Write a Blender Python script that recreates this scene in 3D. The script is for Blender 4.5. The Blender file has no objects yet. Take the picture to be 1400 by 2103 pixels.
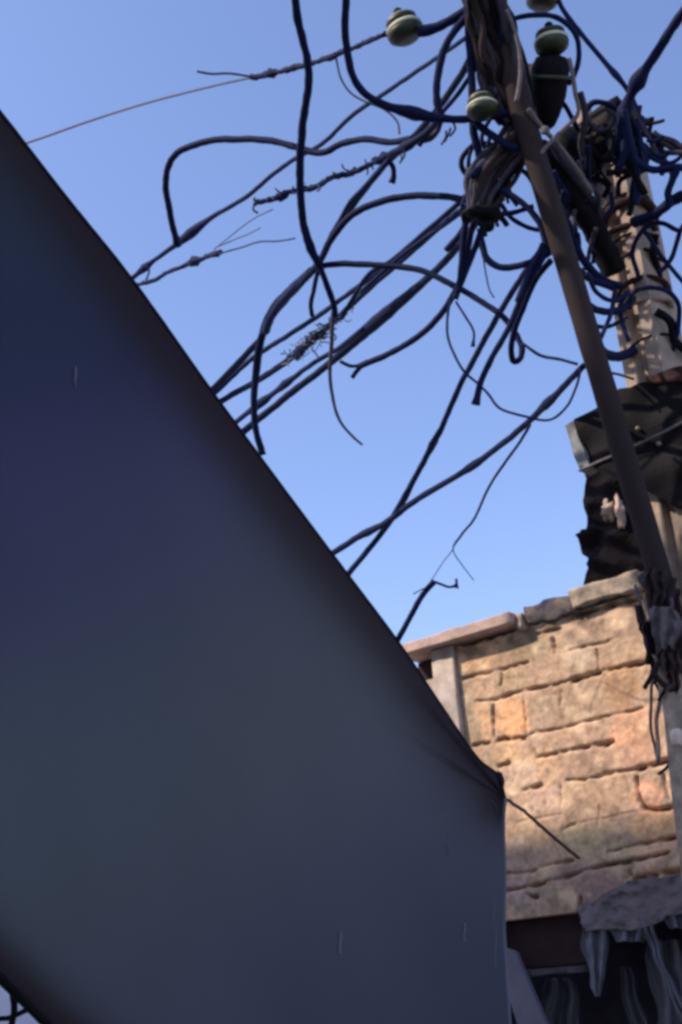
import bpy, bmesh, math, random
import numpy as np
from mathutils import Vector, Matrix, noise
random.seed(7)
rng = np.random.default_rng(7)
S = bpy.context.scene
C = S.collection

# ------------------------------------------------------------------ camera
# vanishing points of the block wall's courses and of the plumb lines give the pose
FPX, CX, CY = 2478.0, 700.0, 1051.5          # focal length in pixels of the 1400x2103 photograph
up = np.array([-439., 6000., -FPX]); up /= np.linalg.norm(up)
lf = np.array([-3100., -1250., -FPX]); lf -= up * (lf @ up); lf /= np.linalg.norm(lf)
RX = -lf; RY = np.cross(up, RX)
R = np.stack([RX, RY, up])                    # camera -> world
EYE = np.array([0, 0, 1.6])
cam = bpy.data.cameras.new('camera'); co = bpy.data.objects.new('camera', cam); C.objects.link(co)
m = Matrix([list(R[i]) + [EYE[i]] for i in range(3)] + [[0, 0, 0, 1]]); co.matrix_world = m
cam.sensor_fit = 'VERTICAL'; cam.sensor_height = 36; cam.lens = FPX / 2103 * 36
cam.clip_start = .05; cam.clip_end = 6000
S.camera = co
S.cycles.filter_width = 3.2                   # soft, low resolution phone video

# ------------------------------------------------------------------ sky and sun
SUN = np.array([-.45, -.60, .66]); SUN /= np.linalg.norm(SUN)
W = bpy.data.worlds.new('World'); S.world = W; W.use_nodes = True
nt = W.node_tree; bg = nt.nodes['Background']
sky = nt.nodes.new('ShaderNodeTexSky'); sky.sky_type = 'NISHITA'; sky.sun_disc = False
sky.sun_elevation = math.asin(SUN[2]); sky.sun_rotation = math.atan2(SUN[0], SUN[1])
sky.air_density = 1.0; sky.dust_density = 1.2; sky.ozone_density = 2.2
tint = nt.nodes.new('ShaderNodeMix'); tint.data_type = 'RGBA'; tint.blend_type = 'MULTIPLY'
tint.inputs[0].default_value = 1.0; tint.inputs[7].default_value = (.90, .86, .985, 1)
nt.links.new(sky.outputs[0], tint.inputs[6]); nt.links.new(tint.outputs[2], bg.inputs[0])
bg.inputs[1].default_value = .15
sl = bpy.data.lights.new('sun', 'SUN'); sl.energy = 2.6; sl.angle = math.radians(.8); sl.color = (1, .86, .72)
so = bpy.data.objects.new('sun', sl); C.objects.link(so)
so.rotation_euler = Vector(SUN).to_track_quat('Z', 'Y').to_euler()
S.view_settings.view_transform = 'Standard'; S.view_settings.look = 'None'
S.view_settings.exposure = 0.9; S.view_settings.gamma = 1

# ------------------------------------------------------------------ helpers
def ray(px, py):
    v = np.array([px - CX, CY - py, -FPX]); return R @ (v / np.linalg.norm(v))
def P(px, py, d): return EYE + ray(px, py) * d
WY = 5.2                                      # the block wall stands on the plane y = 5.2
def onY(px, py, Y=WY):
    r = ray(px, py); return EYE + r * (Y / r[1])
def tag(o, label, cat, group=None, kind=None):
    o['label'] = label; o['category'] = cat
    if group: o['group'] = group
    if kind: o['kind'] = kind
    return o
def empty(name, loc, label, cat, group=None):
    o = bpy.data.objects.new(name, None); o.empty_display_size = .1; o.location = loc; C.objects.link(o)
    return tag(o, label, cat, group)
def link(name, me, mat, parent=None, smooth=True):
    o = bpy.data.objects.new(name, me); C.objects.link(o)
    me.materials.append(mat)
    if smooth: me.polygons.foreach_set('use_smooth', [True] * len(me.polygons))
    if parent is not None:
        o.parent = parent; o.matrix_parent_inverse = Matrix.Translation(parent.location).inverted()
    return o
def mesh(name, vs, fs, mat, parent=None, smooth=True):
    me = bpy.data.meshes.new(name); me.from_pydata([tuple(map(float, v)) for v in vs], [], [tuple(f) for f in fs]); me.update()
    return link(name, me, mat, parent, smooth)
def nz(p, s=1.0, seed=0.): return noise.noise(Vector((p[0] * s + seed, p[1] * s - seed, p[2] * s + 2 * seed)))

def mat(name, col, rough=.7, var=.25, scale=12., bump=.15, col2=None, metal=0., spec=.3, detail=6, stretch=None):
    m = bpy.data.materials.new(name); m.use_nodes = True; n = m.node_tree; b = n.nodes['Principled BSDF']
    tc = n.nodes.new('ShaderNodeTexCoord'); mp = n.nodes.new('ShaderNodeMapping'); n.links.new(tc.outputs['Object'], mp.inputs[0])
    if stretch: mp.inputs['Scale'].default_value = stretch
    nn = n.nodes.new('ShaderNodeTexNoise'); nn.inputs['Scale'].default_value = scale; nn.inputs['Detail'].default_value = detail
    nn.inputs['Roughness'].default_value = .6
    n.links.new(mp.outputs[0], nn.inputs[0])
    cr = n.nodes.new('ShaderNodeValToRGB'); n.links.new(nn.outputs[0], cr.inputs[0])
    c2 = col2 or tuple(c * (1 - var) for c in col)
    cr.color_ramp.elements[0].position = .35; cr.color_ramp.elements[0].color = (*c2, 1)
    cr.color_ramp.elements[1].position = .65; cr.color_ramp.elements[1].color = (*col, 1)
    n.links.new(cr.outputs[0], b.inputs['Base Color'])
    b.inputs['Roughness'].default_value = rough; b.inputs['Metallic'].default_value = metal
    b.inputs['Specular IOR Level'].default_value = spec
    if bump:
        bp = n.nodes.new('ShaderNodeBump'); bp.inputs['Strength'].default_value = bump; bp.inputs['Distance'].default_value = .01
        n.links.new(nn.outputs[0], bp.inputs['Height']); n.links.new(bp.outputs[0], b.inputs['Normal'])
    return m

M = dict(
    cable=mat('black_cable', (.007, .013, .055), .75, .3, 40, .1, spec=.15),  # navy base carries the haze over the black rubber
    cable2=mat('faded_cable', (.014, .024, .088), .8, .4, 30, .2, spec=.15),
    cablep=mat('sun_bleached_cable', (.060, .058, .082), .8, .5, 30, .2),
    thin=mat('thin_wire', (.045, .055, .12), .5, .3, 40, 0),  # lighter tint carries the haze on thin wires
    pale=mat('pale_cord', (.20, .17, .17), .8, .4, 30, .2),
    pole=mat('rusty_brown_steel', (.046, .032, .032), .85, .3, 3, .3, stretch=(1,1,.25), col2=(.028, .023, .021), spec=.15),
    conc=mat('pole_concrete', (.44, .35, .27), .95, .4, 6, .8, col2=(.20, .16, .13)),
    rust=mat('rust', (.055, .022, .017), .9, .6, 25, .5, col2=(.014, .008, .010)),
    dark=mat('dark_metal', (.006, .005, .007), .75, .5, 15, .2, spec=.15),
    pitch=mat('shade_black_masonry', (.014, .010, .010), .95, .6, 9, .8, col2=(.005, .005, .008), spec=.1),
    glaze=mat('dark_green_glaze', (.030, .040, .014), .5, .4, 20, 0, spec=.5),
    white=mat('white_glaze', (.66, .66, .46), .5, .2, 20, 0, spec=.5),
    cap_pink=mat('pink_concrete_slab', (.62, .44, .36), .9, .25, 14, .6, col2=(.40, .29, .23)),
    cap_moss=mat('mossy_dark_concrete', (.035, .035, .060), .95, .5, 14, .5, col2=(.20, .16, .12)),
    cap_pale=mat('weathered_pale_concrete', (.48, .39, .29), .95, .4, 18, .7, col2=(.22, .18, .14)),
    white_wall=mat('whitewashed_post', (.56, .47, .40), .9, .25, 12, .5, col2=(.34, .28, .23)),
    maroon=mat('dark_maroon_timber', (.030, .013, .013), .8, .5, 8, .3),
    blackroom=mat('dark_room_wall', (.040, .032, .046), .9, .5, 6, .4),
    awning=mat('dusty_pink_cloth', (.16, .135, .14), .95, .3, 7, .6, col2=(.11, .095, .105)),
    plank=mat('grey_painted_board', (.20, .19, .24), .8, .25, 6, .2),
    ground=mat('street_concrete', (.30, .28, .26), .95, .3, 1.2, .3),
    plaster=mat('pale_plaster', (.80, .76, .80), .9, .15, 3, .2),
    opening=mat('dark_glass', (.02, .02, .03), .2, .2, 3, 0),
    roofm=mat('house_plaster_ochre', (.42, .33, .25), .9, .2, 3, .3),
    rope=mat('brown_rope', (.17, .11, .09), .9, .4, 60, .3),
    palegrey=mat('pale_grey', (.27, .29, .27), .9, .4, 20, .5, col2=(.14, .15, .15)),
    clump=mat('grey_brown_fluff', (.13, .10, .10), .95, .5, 40, .5),
    hemrope=mat('navy_rope', (.012, .012, .030), .9, .4, 60, .3),
    beamm=mat('grimy_beam', (.10, .09, .10), .9, .5, 20, .5),
    capw=mat('white_plastic', (.75, .60, .50), .5, .1, 20, 0),
)

def tube_data(pts, rad, seg=8, lump=0., seedv=0.):
    """pts Nx3 array, rad scalar or N array -> verts, faces"""
    pts = np.asarray(pts, float); N = len(pts); rad = np.broadcast_to(np.asarray(rad, float), (N,)).copy()
    t = np.gradient(pts, axis=0); t /= np.linalg.norm(t, axis=1)[:, None] + 1e-12
    a = np.array([0, 0, 1.]) if abs(t[0][2]) < .9 else np.array([1., 0, 0])
    n0 = np.cross(t[0], a); n0 /= np.linalg.norm(n0)
    vs = []; 
    for i in range(N):
        n0 = n0 - t[i] * (n0 @ t[i]); n0 /= np.linalg.norm(n0); b = np.cross(t[i], n0)
        for k in range(seg):
            A = 2 * math.pi * k / seg
            r = rad[i]
            if lump: r *= 1 + lump * nz(pts[i] + n0 * math.cos(A) * .05, 35, seedv + k * .3)
            vs.append(pts[i] + (n0 * math.cos(A) + b * math.sin(A)) * r)
    fs = []
    for i in range(N - 1):
        for k in range(seg):
            k2 = (k + 1) % seg; fs.append((i * seg + k, i * seg + k2, (i + 1) * seg + k2, (i + 1) * seg + k))
    fs.append(tuple(range(seg))[::-1]); fs.append(tuple((N - 1) * seg + k for k in range(seg)))
    return vs, fs
def spline(p, sub=8):
    p = np.asarray(p, float)
    if len(p) < 3:
        s = np.linspace(0, 1, sub * 2)[:, None]; return p[0] * (1 - s) + p[-1] * s
    h = np.linalg.norm(np.diff(p, axis=0), axis=1) ** .5 + 1e-9
    q = np.vstack([2 * p[0] - p[1], p, 2 * p[-1] - p[-2]]); hh = np.r_[h[0], h, h[-1]]; out = []
    for i in range(1, len(q) - 2):
        a, b, c, d = q[i - 1:i + 3]; h0, h1, h2 = hh[i - 1], hh[i], hh[i + 1]
        m1 = ((b - a) / h0 - (c - a) / (h0 + h1) + (c - b) / h1) * h1; m2 = ((c - b) / h1 - (d - b) / (h1 + h2) + (d - c) / h2) * h1
        for k in range(sub):
            t = k / sub
            out.append((2*t**3-3*t*t+1)*b + (t**3-2*t*t+t)*m1 + (-2*t**3+3*t*t)*c + (t**3-t*t)*m2)
    out.append(q[-2]); return np.array(out)
def path(px, d0, d1, sub=8, wob=0., seedv=0.):
    """image-plane polyline (photograph pixels) with distances running d0 -> d1 metres along it"""
    px = np.asarray(px, float)
    L = np.r_[0, np.cumsum(np.linalg.norm(np.diff(px[:, :2], axis=0), axis=1))]; L /= L[-1]
    d = px[:, 2] if px.shape[1] > 2 else d0 + (d1 - d0) * L
    p3 = spline(np.array([P(x[0], x[1], dd) for x, dd in zip(px, d)]), sub)
    if wob:
        p3 = p3 + np.array([[nz(q, 9, seedv), nz(q, 9, seedv + 7), nz(q, 9, seedv + 13)] for q in p3]) * wob
    return p3
def cable(px, w, d0=5.2, d1=5.2, m='cable', name='cable', label='', cat='cable', group=None, parent=None, lump=.16, bulges=(), wob=.003, sub=8, taper=None):
    """w = width in photograph pixels; bulges = (fraction, extra width px, half-length fraction)"""
    sd = random.random() * 50
    p = path(px, d0, d1, sub, wob, sd); w = w * 1.08; n_own = len(p)
    if parent is None and d0 >= 8 and px[0][1] > 700 or (d0 >= 9 and px[0][0] < 200):      # run on to the neighbouring poles and houses
        v = p[0] - p[3]; v /= np.linalg.norm(v); v[2] *= .3; p = np.vstack([[p[0] + v * t_ for t_ in (9, 6, 4, 2)], p])
    if px[0][1] < -60 and px[0][0] < 800:
        v = p[0] - p[3]; v /= np.linalg.norm(v); p = np.vstack([[p[0] + v * t_ + np.array([-.06, .02, .05]) * t_ * t_ for t_ in (3, 2, 1.2, .6)], p])
    D = np.linalg.norm(p - EYE, axis=1)
    ww = np.full(len(p), float(w)) * np.minimum(1, 9.8 / D)
    s = np.r_[0, np.cumsum(np.linalg.norm(np.diff(p, axis=0), axis=1))]; e_ = len(p) - n_own; s = (s - s[e_]) / (s[-1] - s[e_])
    if taper: ww = ww * np.interp(s, *zip(*taper))
    for f, e, h in bulges: ww = ww + e * np.exp(-((s - f) / h) ** 2)
    vs, fs = tube_data(p, ww / 2 * D / FPX, 7, lump, sd)
    o = mesh(name, vs, fs, M[m], parent)
    if parent is None: tag(o, label, cat, group)
    return o
def blob(name, c, r, mt, parent=None, sub=2, amp=.3, sc=None, seedv=0.):
    bm = bmesh.new(); bmesh.ops.create_icosphere(bm, subdivisions=sub, radius=1)
    sc = sc or (1, 1, 1)
    for v in bm.verts:
        k = 1 + amp * nz(v.co, 1.7, seedv + 3)
        v.co = Vector((c[0] + v.co.x * r * sc[0] * k, c[1] + v.co.y * r * sc[1] * k, c[2] + v.co.z * r * sc[2] * k))
    me = bpy.data.meshes.new(name); bm.to_mesh(me); bm.free()
    return link(name, me, M[mt], parent)
def box(name, x0, x1, y0, y1, z0, z1, mt, parent=None, bev=.006, rough=0., cuts=0, seedv=0.):
    bm = bmesh.new(); bmesh.ops.create_cube(bm, size=1)
    for v in bm.verts: v.co = Vector(((x0 + x1) / 2 + v.co.x * (x1 - x0), (y0 + y1) / 2 + v.co.y * (y1 - y0), (z0 + z1) / 2 + v.co.z * (z1 - z0)))
    if cuts: bmesh.ops.subdivide_edges(bm, edges=bm.edges[:], cuts=cuts, use_grid_fill=True)
    if rough:
        for v in bm.verts: v.co += Vector((nz(v.co, 14, seedv), nz(v.co, 14, seedv + 5), nz(v.co, 14, seedv + 9))) * rough
    elif bev: bmesh.ops.bevel(bm, geom=bm.edges[:], offset=bev, segments=2, affect='EDGES')
    me = bpy.data.meshes.new(name); bm.to_mesh(me); bm.free()
    return link(name, me, mt if not isinstance(mt, str) else M[mt], parent, smooth=bool(rough))
def prism(name, poly, depth, mt, parent=None, bev=.004, rough=0.):
    """poly: front outline (3-D points, one plane); pushed back along +y by depth"""
    bm = bmesh.new(); f = [bm.verts.new(p) for p in poly]; b = [bm.verts.new((p[0], p[1] + depth, p[2])) for p in poly]
    n = len(poly); bm.faces.new(f); bm.faces.new(b[::-1])
    for i in range(n): bm.faces.new((f[i], b[i], b[(i + 1) % n], f[(i + 1) % n]))
    bmesh.ops.recalc_face_normals(bm, faces=bm.faces[:])
    if bev: bmesh.ops.bevel(bm, geom=bm.edges[:], offset=bev, segments=2, affect='EDGES')
    me = bpy.data.meshes.new(name); bm.to_mesh(me); bm.free()
    return link(name, me, M[mt], parent, smooth=False)
def lathe(name, prof, c, axis, mt, parent=None, seg=28):
    """prof (r, h) list round axis through c"""
    ax = Vector(axis).normalized(); q = ax.to_track_quat('Z', 'Y'); vs = []; fs = []
    for r, h in prof:
        for k in range(seg):
            A = 2 * math.pi * k / seg; vs.append(Vector(c) + q @ Vector((r * math.cos(A), r * math.sin(A), h)))
    for i in range(len(prof) - 1):
        for k in range(seg):
            k2 = (k + 1) % seg; fs.append((i * seg + k, i * seg + k2, (i + 1) * seg + k2, (i + 1) * seg + k))
    fs.append(tuple(range(seg))[::-1]); fs.append(tuple((len(prof) - 1) * seg + k for k in range(seg)))
    return mesh(name, vs, fs, M[mt], parent)

# ------------------------------------------------------------------ ground
g = mesh('ground', [(-400, -400, 0), (400, -400, 0), (400, 400, 0), (-400, 400, 0)], [(0, 1, 2, 3)], M['ground']); g['kind'] = 'structure'

# ------------------------------------------------------------------ block wall house
XL = onY(943, 1400)[0]                         # left end of the block work, right of the white post
house = empty('block_house', (XL, WY + .2, 0), 'old house of tan adobe blocks with slab coping, behind the concrete pole', 'house')
traces = [  # mortar joints read off the wall, plus coping shadow grooves: (pixels, groove half-width m, depth m)
 ([(946,1394),(985,1384),(1023,1377),(1050,1368),(1083,1360)], .008, .030),
 ([(1169,1336),(1200,1327),(1233,1321),(1271,1309)], .006, .020),
 ([(976,1441),(1014,1437),(1050,1424),(1083,1416),(1134,1407),(1173,1396)], .008, .030),
 ([(1173,1397),(1233,1379),(1271,1371),(1319,1360)], .011, .045),
 ([(971,1531),(993,1527),(1005,1526)], .010, .035),
 ([(1020,1520),(1035,1516),(1048,1520),(1062,1515),(1074,1516)], .009, .04),
 ([(1074,1514),(1096,1504),(1125,1500),(1156,1495),(1207,1480),(1254,1469),(1319,1454)], .006, .026),
 ([(1023,1574),(1044,1566)], .009, .03),
 ([(1104,1555),(1135,1549),(1169,1540),(1220,1531)], .009, .036),
 ([(1220,1531),(1240,1530),(1258,1523)], .014, .05),
 ([(1074,1624),(1092,1618),(1109,1613)], .010, .03),
 ([(1164,1602),(1199,1602),(1254,1587),(1310,1579)], .007, .03),
 ([(1310,1579),(1345,1570),(1375,1558),(1420,1545)], .011, .05),
 ([(1155,1705),(1165,1698),(1181,1692)], .007, .02),
 ([(1307,1598),(1309,1620),(1313,1643),(1322,1660)], .009, .045),
 ([(1322,1660),(1345,1664),(1379,1658),(1420,1650)], .009, .045),
 ([(1360,1590),(1365,1620),(1372,1640)], .007, .02),
 ([(1037,1793),(1060,1794),(1088,1791),(1108,1781),(1130,1775),(1175,1767)], .006, .026),
 ([(1246,1750),(1280,1742),(1316,1733),(1352,1727)], .006, .03),
 ([(1352,1727),(1390,1719),(1430,1712)], .010, .05),
 ([(1037,1828),(1078,1822),(1101,1818),(1143,1806),(1194,1790),(1239,1777)], .008, .03),
 ([(1239,1777),(1284,1770),(1336,1759),(1371,1751)], .008, .04),
 ([(1080,1838),(1092,1843),(1100,1842)], .010, .04),
 ([(948,1325),(1000,1308),(1068,1285)], .012, .06), ([(1185,1262),(1240,1248),(1312,1228)], .009, .05), ([(1100,1302),(1150,1290)], .006, .03),  # grooves under the coping, coloured dark for its lip shadow
 ([(1027,1372),(1030,1390),(1027,1407)], .006, .022),
 ([(1134,1315),(1139,1339)], .010, .04),
 ([(1012,1448),(1011,1480),(1014,1514)], .007, .03),
 ([(1073,1430),(1078,1470),(1079,1508)], .005, .016),
 ([(1224,1334),(1227,1355),(1229,1373)], .005, .02),
 ([(1255,1486),(1263,1523)], .004, .014),
 ([(1151,1420),(1149,1448),(1156,1476)], .010, .012),
 ([(1096,1540),(1104,1555)], .006, .02),
 ([(1191,1845),(1189,1870),(1191,1890)], .008, .04),
 ([(1150,1605),(1152,1650)], .004, .012), ([(1230,1655),(1226,1700)], .004, .012),
 ([(1060,1690),(1100,1680),(1150,1672)], .004, .012), ([(1180,1690),(1240,1680),(1300,1668)], .004, .014),
 ([(1290,1797),(1286,1801)], .016, .05),
 ([(1300,1811),(1336,1800),(1393,1790),(1430,1785)], .016, .06),
]
segs = []
def seg_add(pts, hw, dp):
    for a, b in zip(pts[:-1], pts[1:]): segs.append((a[0], a[1], b[0], b[1], hw, dp))
for px, hw, dp in traces: seg_add([(onY(*p)[0], onY(*p)[2]) for p in px], hw, dp)
rr = random.Random(3)
zc = 3.30
for row in range(9):                          # the courses go on past the frame's right edge
    z = 3.18 - row * .155
    xs = np.arange(-2.40, 1.6, .25); seg_add([(x, z + rr.uniform(-.012, .012)) for x in xs], rr.uniform(.005, .010), .035)
    for k in range(10):
        x = -2.35 + k * .40 + (row % 2) * .2 + rr.uniform(-.04, .04); seg_add([(x, z), (x + .01, z + .15)], .006, .025)
XR = 1.5; ZB = 1.95; ZT = 3.375
gx = np.r_[np.arange(XL, -2.30, .0068), np.arange(-2.30, XR + .01, .02)]; gz = np.arange(ZB, ZT + .001, .0068)
GX, GZ = np.meshgrid(gx, gz); H = np.zeros_like(GX); J = np.zeros_like(GX)
nf = lambda s, sd: np.array([noise.noise(Vector((x * s + sd, z * s, sd))) for x, z in zip(GX.ravel(), GZ.ravel())]).reshape(GX.shape)
n1 = nf(5, 1.3); n2 = nf(14, 4.1); n3 = nf(45, 9.7); n4 = nf(3, 21.); n5 = nf(11, 33.); n6 = nf(26, 51.)
wx = GX + .005 * n6; wz = GZ + .004 * n5 + .0035 * n6
for x0, z0, x1, z1, hw, dp in segs:
    lo = (GX > min(x0, x1) - .07) & (GX < max(x0, x1) + .07) & (GZ > min(z0, z1) - .07) & (GZ < max(z0, z1) + .07)
    if not lo.any(): continue
    dx, dz = x1 - x0, z1 - z0; L2 = dx * dx + dz * dz + 1e-9
    t = np.clip(((wx[lo] - x0) * dx + (wz[lo] - z0) * dz) / L2, 0, 1)
    dd = np.hypot(wx[lo] - x0 - t * dx, wz[lo] - z0 - t * dz)
    k = np.exp(-(dd / (hw * (1 + .6 * n5[lo]))) ** 2) * np.clip(.85 + 1.0 * n6[lo] + .6 * n5[lo], .3, 1)
    H[lo] = np.minimum(H[lo], -dp * .95 * k); J[lo] = np.maximum(J[lo], k * min(1, dp / .04))
    H[lo] += 0
# broad undulation of the worn faces + fine erosion
H += .006 * n1 + .004 * n2 + .0028 * n3
# tone of each block: hand-read patches of different blocks and mortar smears
col = np.zeros(GX.shape + (3,)); col[:] = (.68, .46, .30)
def mixc(mask, c):
    for k in range(3): col[..., k] = col[..., k] * (1 - mask) + c[k] * (1.24, 1.10, .95)[k] * mask
mixc(np.clip(.5 + 1.4 * n1, 0, 1) * .55, (.50, .37, .29)); mixc(np.clip(.35 + 1.6 * n2, 0, 1) * .45, (.36, .28, .215))
patches = [(1050,1475,34,40,(.86,.50,.28)),(990,1480,26,40,(.66,.46,.30)),(985,1420,40,25,(.48,.36,.26)),(985,1350,50,28,(.60,.42,.27)),
 (1050,1400,35,22,(.44,.35,.24)),(1080,1335,45,28,(.36,.29,.21)),(1110,1330,18,16,(.60,.50,.38)),(1150,1450,45,50,(.36,.27,.20)),(1115,1460,28,34,(.46,.37,.29)),
 (1190,1350,36,22,(.52,.45,.37)),(1245,1335,30,20,(.44,.34,.25)),(1200,1290,70,28,(.38,.30,.24)),(1290,1280,30,30,(.42,.33,.28)),(1270,1410,40,38,(.42,.28,.17)),(1200,1440,45,34,(.42,.33,.25)),
 (1300,1500,50,38,(.66,.41,.28)),(1200,1505,34,20,(.52,.37,.28)),(1130,1520,30,24,(.48,.36,.27)),(1100,1580,60,36,(.62,.45,.31)),(1210,1570,60,24,(.38,.28,.22)),(1300,1550,50,22,(.56,.36,.27)),
 (1040,1540,30,26,(.66,.47,.30)),(1060,1600,40,25,(.58,.46,.38)),(1120,1650,50,30,(.60,.45,.38)),(1230,1640,50,40,(.46,.34,.25)),(1190,1640,40,34,(.50,.37,.28)),(1330,1640,30,30,(.74,.46,.33)),
 (1350,1695,50,25,(.70,.46,.28)),(1090,1710,50,30,(.66,.50,.34)),(1200,1720,60,24,(.50,.43,.29)),(1070,1770,50,22,(.44,.35,.31)),(1260,1760,60,20,(.50,.44,.32)),(1340,1745,40,14,(.76,.52,.38)),
 (1100,1850,60,30,(.36,.31,.27)),(1060,1830,30,24,(.44,.38,.38)),(1250,1800,50,24,(.32,.28,.23)),(1180,1810,50,30,(.34,.26,.25)),(1240,1850,60,40,(.30,.22,.22)),(950,1440,25,60,(.38,.33,.28)),(970,1500,20,30,(.42,.34,.26))]
for a, b, rx_, ry_, c in patches:
    q = onY(a, b); s = .0027
    e = ((GX - q[0]) / (rx_ * s)) ** 2 + ((GZ - q[2]) / (ry_ * s)) ** 2
    mixc(np.clip(1.6 - e - .8 * n2, 0, 1) * .92, c)
mixc(np.clip(n5 * 2.2 - .2, 0, 1) * .45, (.25, .19, .15)); mixc(np.clip(n6 * 2.4 - .6, 0, 1) * .4, (.72, .60, .48)); mixc(np.clip(-n6 * 2.4 - .45, 0, 1) * .5, (.20, .14, .10)); mixc(np.clip(.2 + 2.6 * n3, 0, 1) * .22, (.22, .17, .13)); mixc(np.clip(J * 1.15 - .1, 0, 1) * .9, (.08, .04, .025))
mixc(np.clip(n4 * 3 - .6, 0, 1) * .3, (.24, .22, .15))
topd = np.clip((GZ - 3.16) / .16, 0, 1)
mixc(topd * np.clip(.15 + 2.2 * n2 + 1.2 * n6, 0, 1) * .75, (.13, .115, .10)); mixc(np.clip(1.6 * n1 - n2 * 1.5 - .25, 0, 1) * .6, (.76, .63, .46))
# chipped, uneven surface: mortar squeezed out next to the joints
vs = np.stack([GX, WY - H, GZ], -1).reshape(-1, 3); ny, nx = GX.shape
idx = np.arange(nx * ny).reshape(ny, nx)
fs = np.stack([idx[:-1, :-1], idx[:-1, 1:], idx[1:, 1:], idx[1:, :-1]], -1).reshape(-1, 4).tolist()
vs = vs.tolist(); n0 = len(vs)
vs += [(XL, WY + .35, ZB), (XR, WY + .35, ZB), (XR, WY + .35, ZT), (XL, WY + .35, ZT)]
fs += [(n0, n0 + 3, n0 + 2, n0 + 1)]
fs.append([int(i) for i in idx[0, ::-1]] + [n0, n0 + 1]); fs.append([int(i) for i in idx[-1]] + [n0 + 2, n0 + 3])
fs.append([int(i) for i in idx[:, 0]] + [n0 + 3, n0]); fs.append([int(i) for i in idx[::-1, -1]] + [n0 + 1, n0 + 2])
wm = bpy.data.materials.new('adobe_blocks'); wm.use_nodes = True; n = wm.node_tree; b = n.nodes['Principled BSDF']
at = n.nodes.new('ShaderNodeAttribute'); at.attribute_name = 'tone'
nn = n.nodes.new('ShaderNodeTexNoise'); nn.inputs['Scale'].default_value = 38; nn.inputs['Detail'].default_value = 8; nn.inputs['Roughness'].default_value = .7
tc = n.nodes.new('ShaderNodeTexCoord'); n.links.new(tc.outputs['Object'], nn.inputs[0])
mr = n.nodes.new('ShaderNodeMapRange'); mr.inputs[1].default_value = .3; mr.inputs[2].default_value = .7; mr.inputs[3].default_value = .72; mr.inputs[4].default_value = 1.15
n.links.new(nn.outputs[0], mr.inputs[0])
mx = n.nodes.new('ShaderNodeVectorMath'); mx.operation = 'SCALE'; n.links.new(at.outputs['Color'], mx.inputs[0]); n.links.new(mr.outputs[0], mx.inputs['Scale'])
n.links.new(mx.outputs[0], b.inputs['Base Color']); b.inputs['Roughness'].default_value = .95; b.inputs['Specular IOR Level'].default_value = .1
bp = n.nodes.new('ShaderNodeBump'); bp.inputs['Strength'].default_value = .5; bp.inputs['Distance'].default_value = .006
n.links.new(nn.outputs[0], bp.inputs['Height']); n.links.new(bp.outputs[0], b.inputs['Normal'])
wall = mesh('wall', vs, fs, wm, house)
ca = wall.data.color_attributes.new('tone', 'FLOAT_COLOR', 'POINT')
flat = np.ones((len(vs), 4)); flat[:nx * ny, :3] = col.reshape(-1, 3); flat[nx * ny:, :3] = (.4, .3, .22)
ca.data.foreach_set('color', flat.ravel())
# lower right part of the wall beside the opening, and wall behind the tarpaulin
box('wall', -1.55, XR, WY + .003, WY + .35, 0, ZB - .003, 'roofm', house)
# coping slabs
xa, xb, xc_, xd, xe = [onY(p, q)[0] for p, q in ((832, 1345), (1067, 1265), (1084, 1258), (1186, 1228), (1318, 1195))]
box('coping', xa, xb, WY - .10, WY + .38, ZT + .005, ZT + .062, 'cap_pink', house, rough=.006, cuts=7, seedv=2)
box('coping', xc_, xd, WY - .03, WY + .38, ZT - .02 + .004, ZT + .085, 'cap_moss', house, rough=.022, cuts=6, seedv=5)
box('coping', xd - .01, xe, WY - .06, WY + .38, ZT + .006, ZT + .095, 'cap_pale', house, rough=.016, cuts=7, seedv=8)
box('coping', xe + .02, XR, WY - .05, WY + .38, ZT + .006, ZT + .085, 'cap_pale', house, rough=.014, cuts=7, seedv=11)
box('mortar_lump', xb + .006, xc_ - .006, WY - .06, WY + .05, ZT - .03, ZT + .055, 'cap_pale', house, rough=.01, cuts=3, seedv=1)
# white corner post, dark opening and low wall left of it
px0, px1 = onY(897, 1400)[0], XL - .004
box('corner_post', px0, px1, WY - .035, WY + .12, 0, ZT, 'white_wall', house, rough=.006, cuts=10, seedv=4)
box('lintel', xa, px0 - .003, WY + .10, WY + .3, ZT - .13, ZT, 'maroon', house)
box('low_wall', xa - 1.2, px0 - .003, WY + .02, WY + .25, 0, ZT - .135, 'white_wall', house, rough=.005, cuts=5)
# dark shop opening under the block work
box('back_wall', -4.5, -1.5, WY + .95, WY + 1.05, 0, ZB + .2, 'blackroom', house)
box('side_wall', -1.62, -1.555, WY + .36, WY + .94, 0, ZB, 'blackroom', house)
box('room_ceiling', -3.66, -1.63, WY + .36, WY + .94, ZB + .003, ZB + .05, 'blackroom', house)
lx0, lx1 = onY(1036, 1990)[0], onY(1193, 1950)[0]
box('lintel', lx0 - .2, lx1, WY + .05, WY + .25, onY(1100, 1990)[2], ZB - .004, 'maroon', house, bev=.01)
a_ = onY(1095, 1999, WY + .03); b_ = onY(1195, 1981, WY + .03)
box('beam_edge', a_[0] - .1, b_[0] + .02, WY + .02, WY + .08, a_[2] - .012, a_[2] + .016, 'beamm', house, rough=.006, cuts=6)

# slanted grey board in the corner of the opening
bd = prism('slanted_board', [onY(*p, WY - .02) for p in ((1030, 1945), (1058, 1955), (1078, 2003), (1128, 2120), (1240, 2400), (1180, 2400), (1066, 2120), (1040, 2040))], .03, 'plank')
tag(bd, 'grey painted board leaning at a slant beside the tarpaulin edge at the bottom', 'board')

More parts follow.
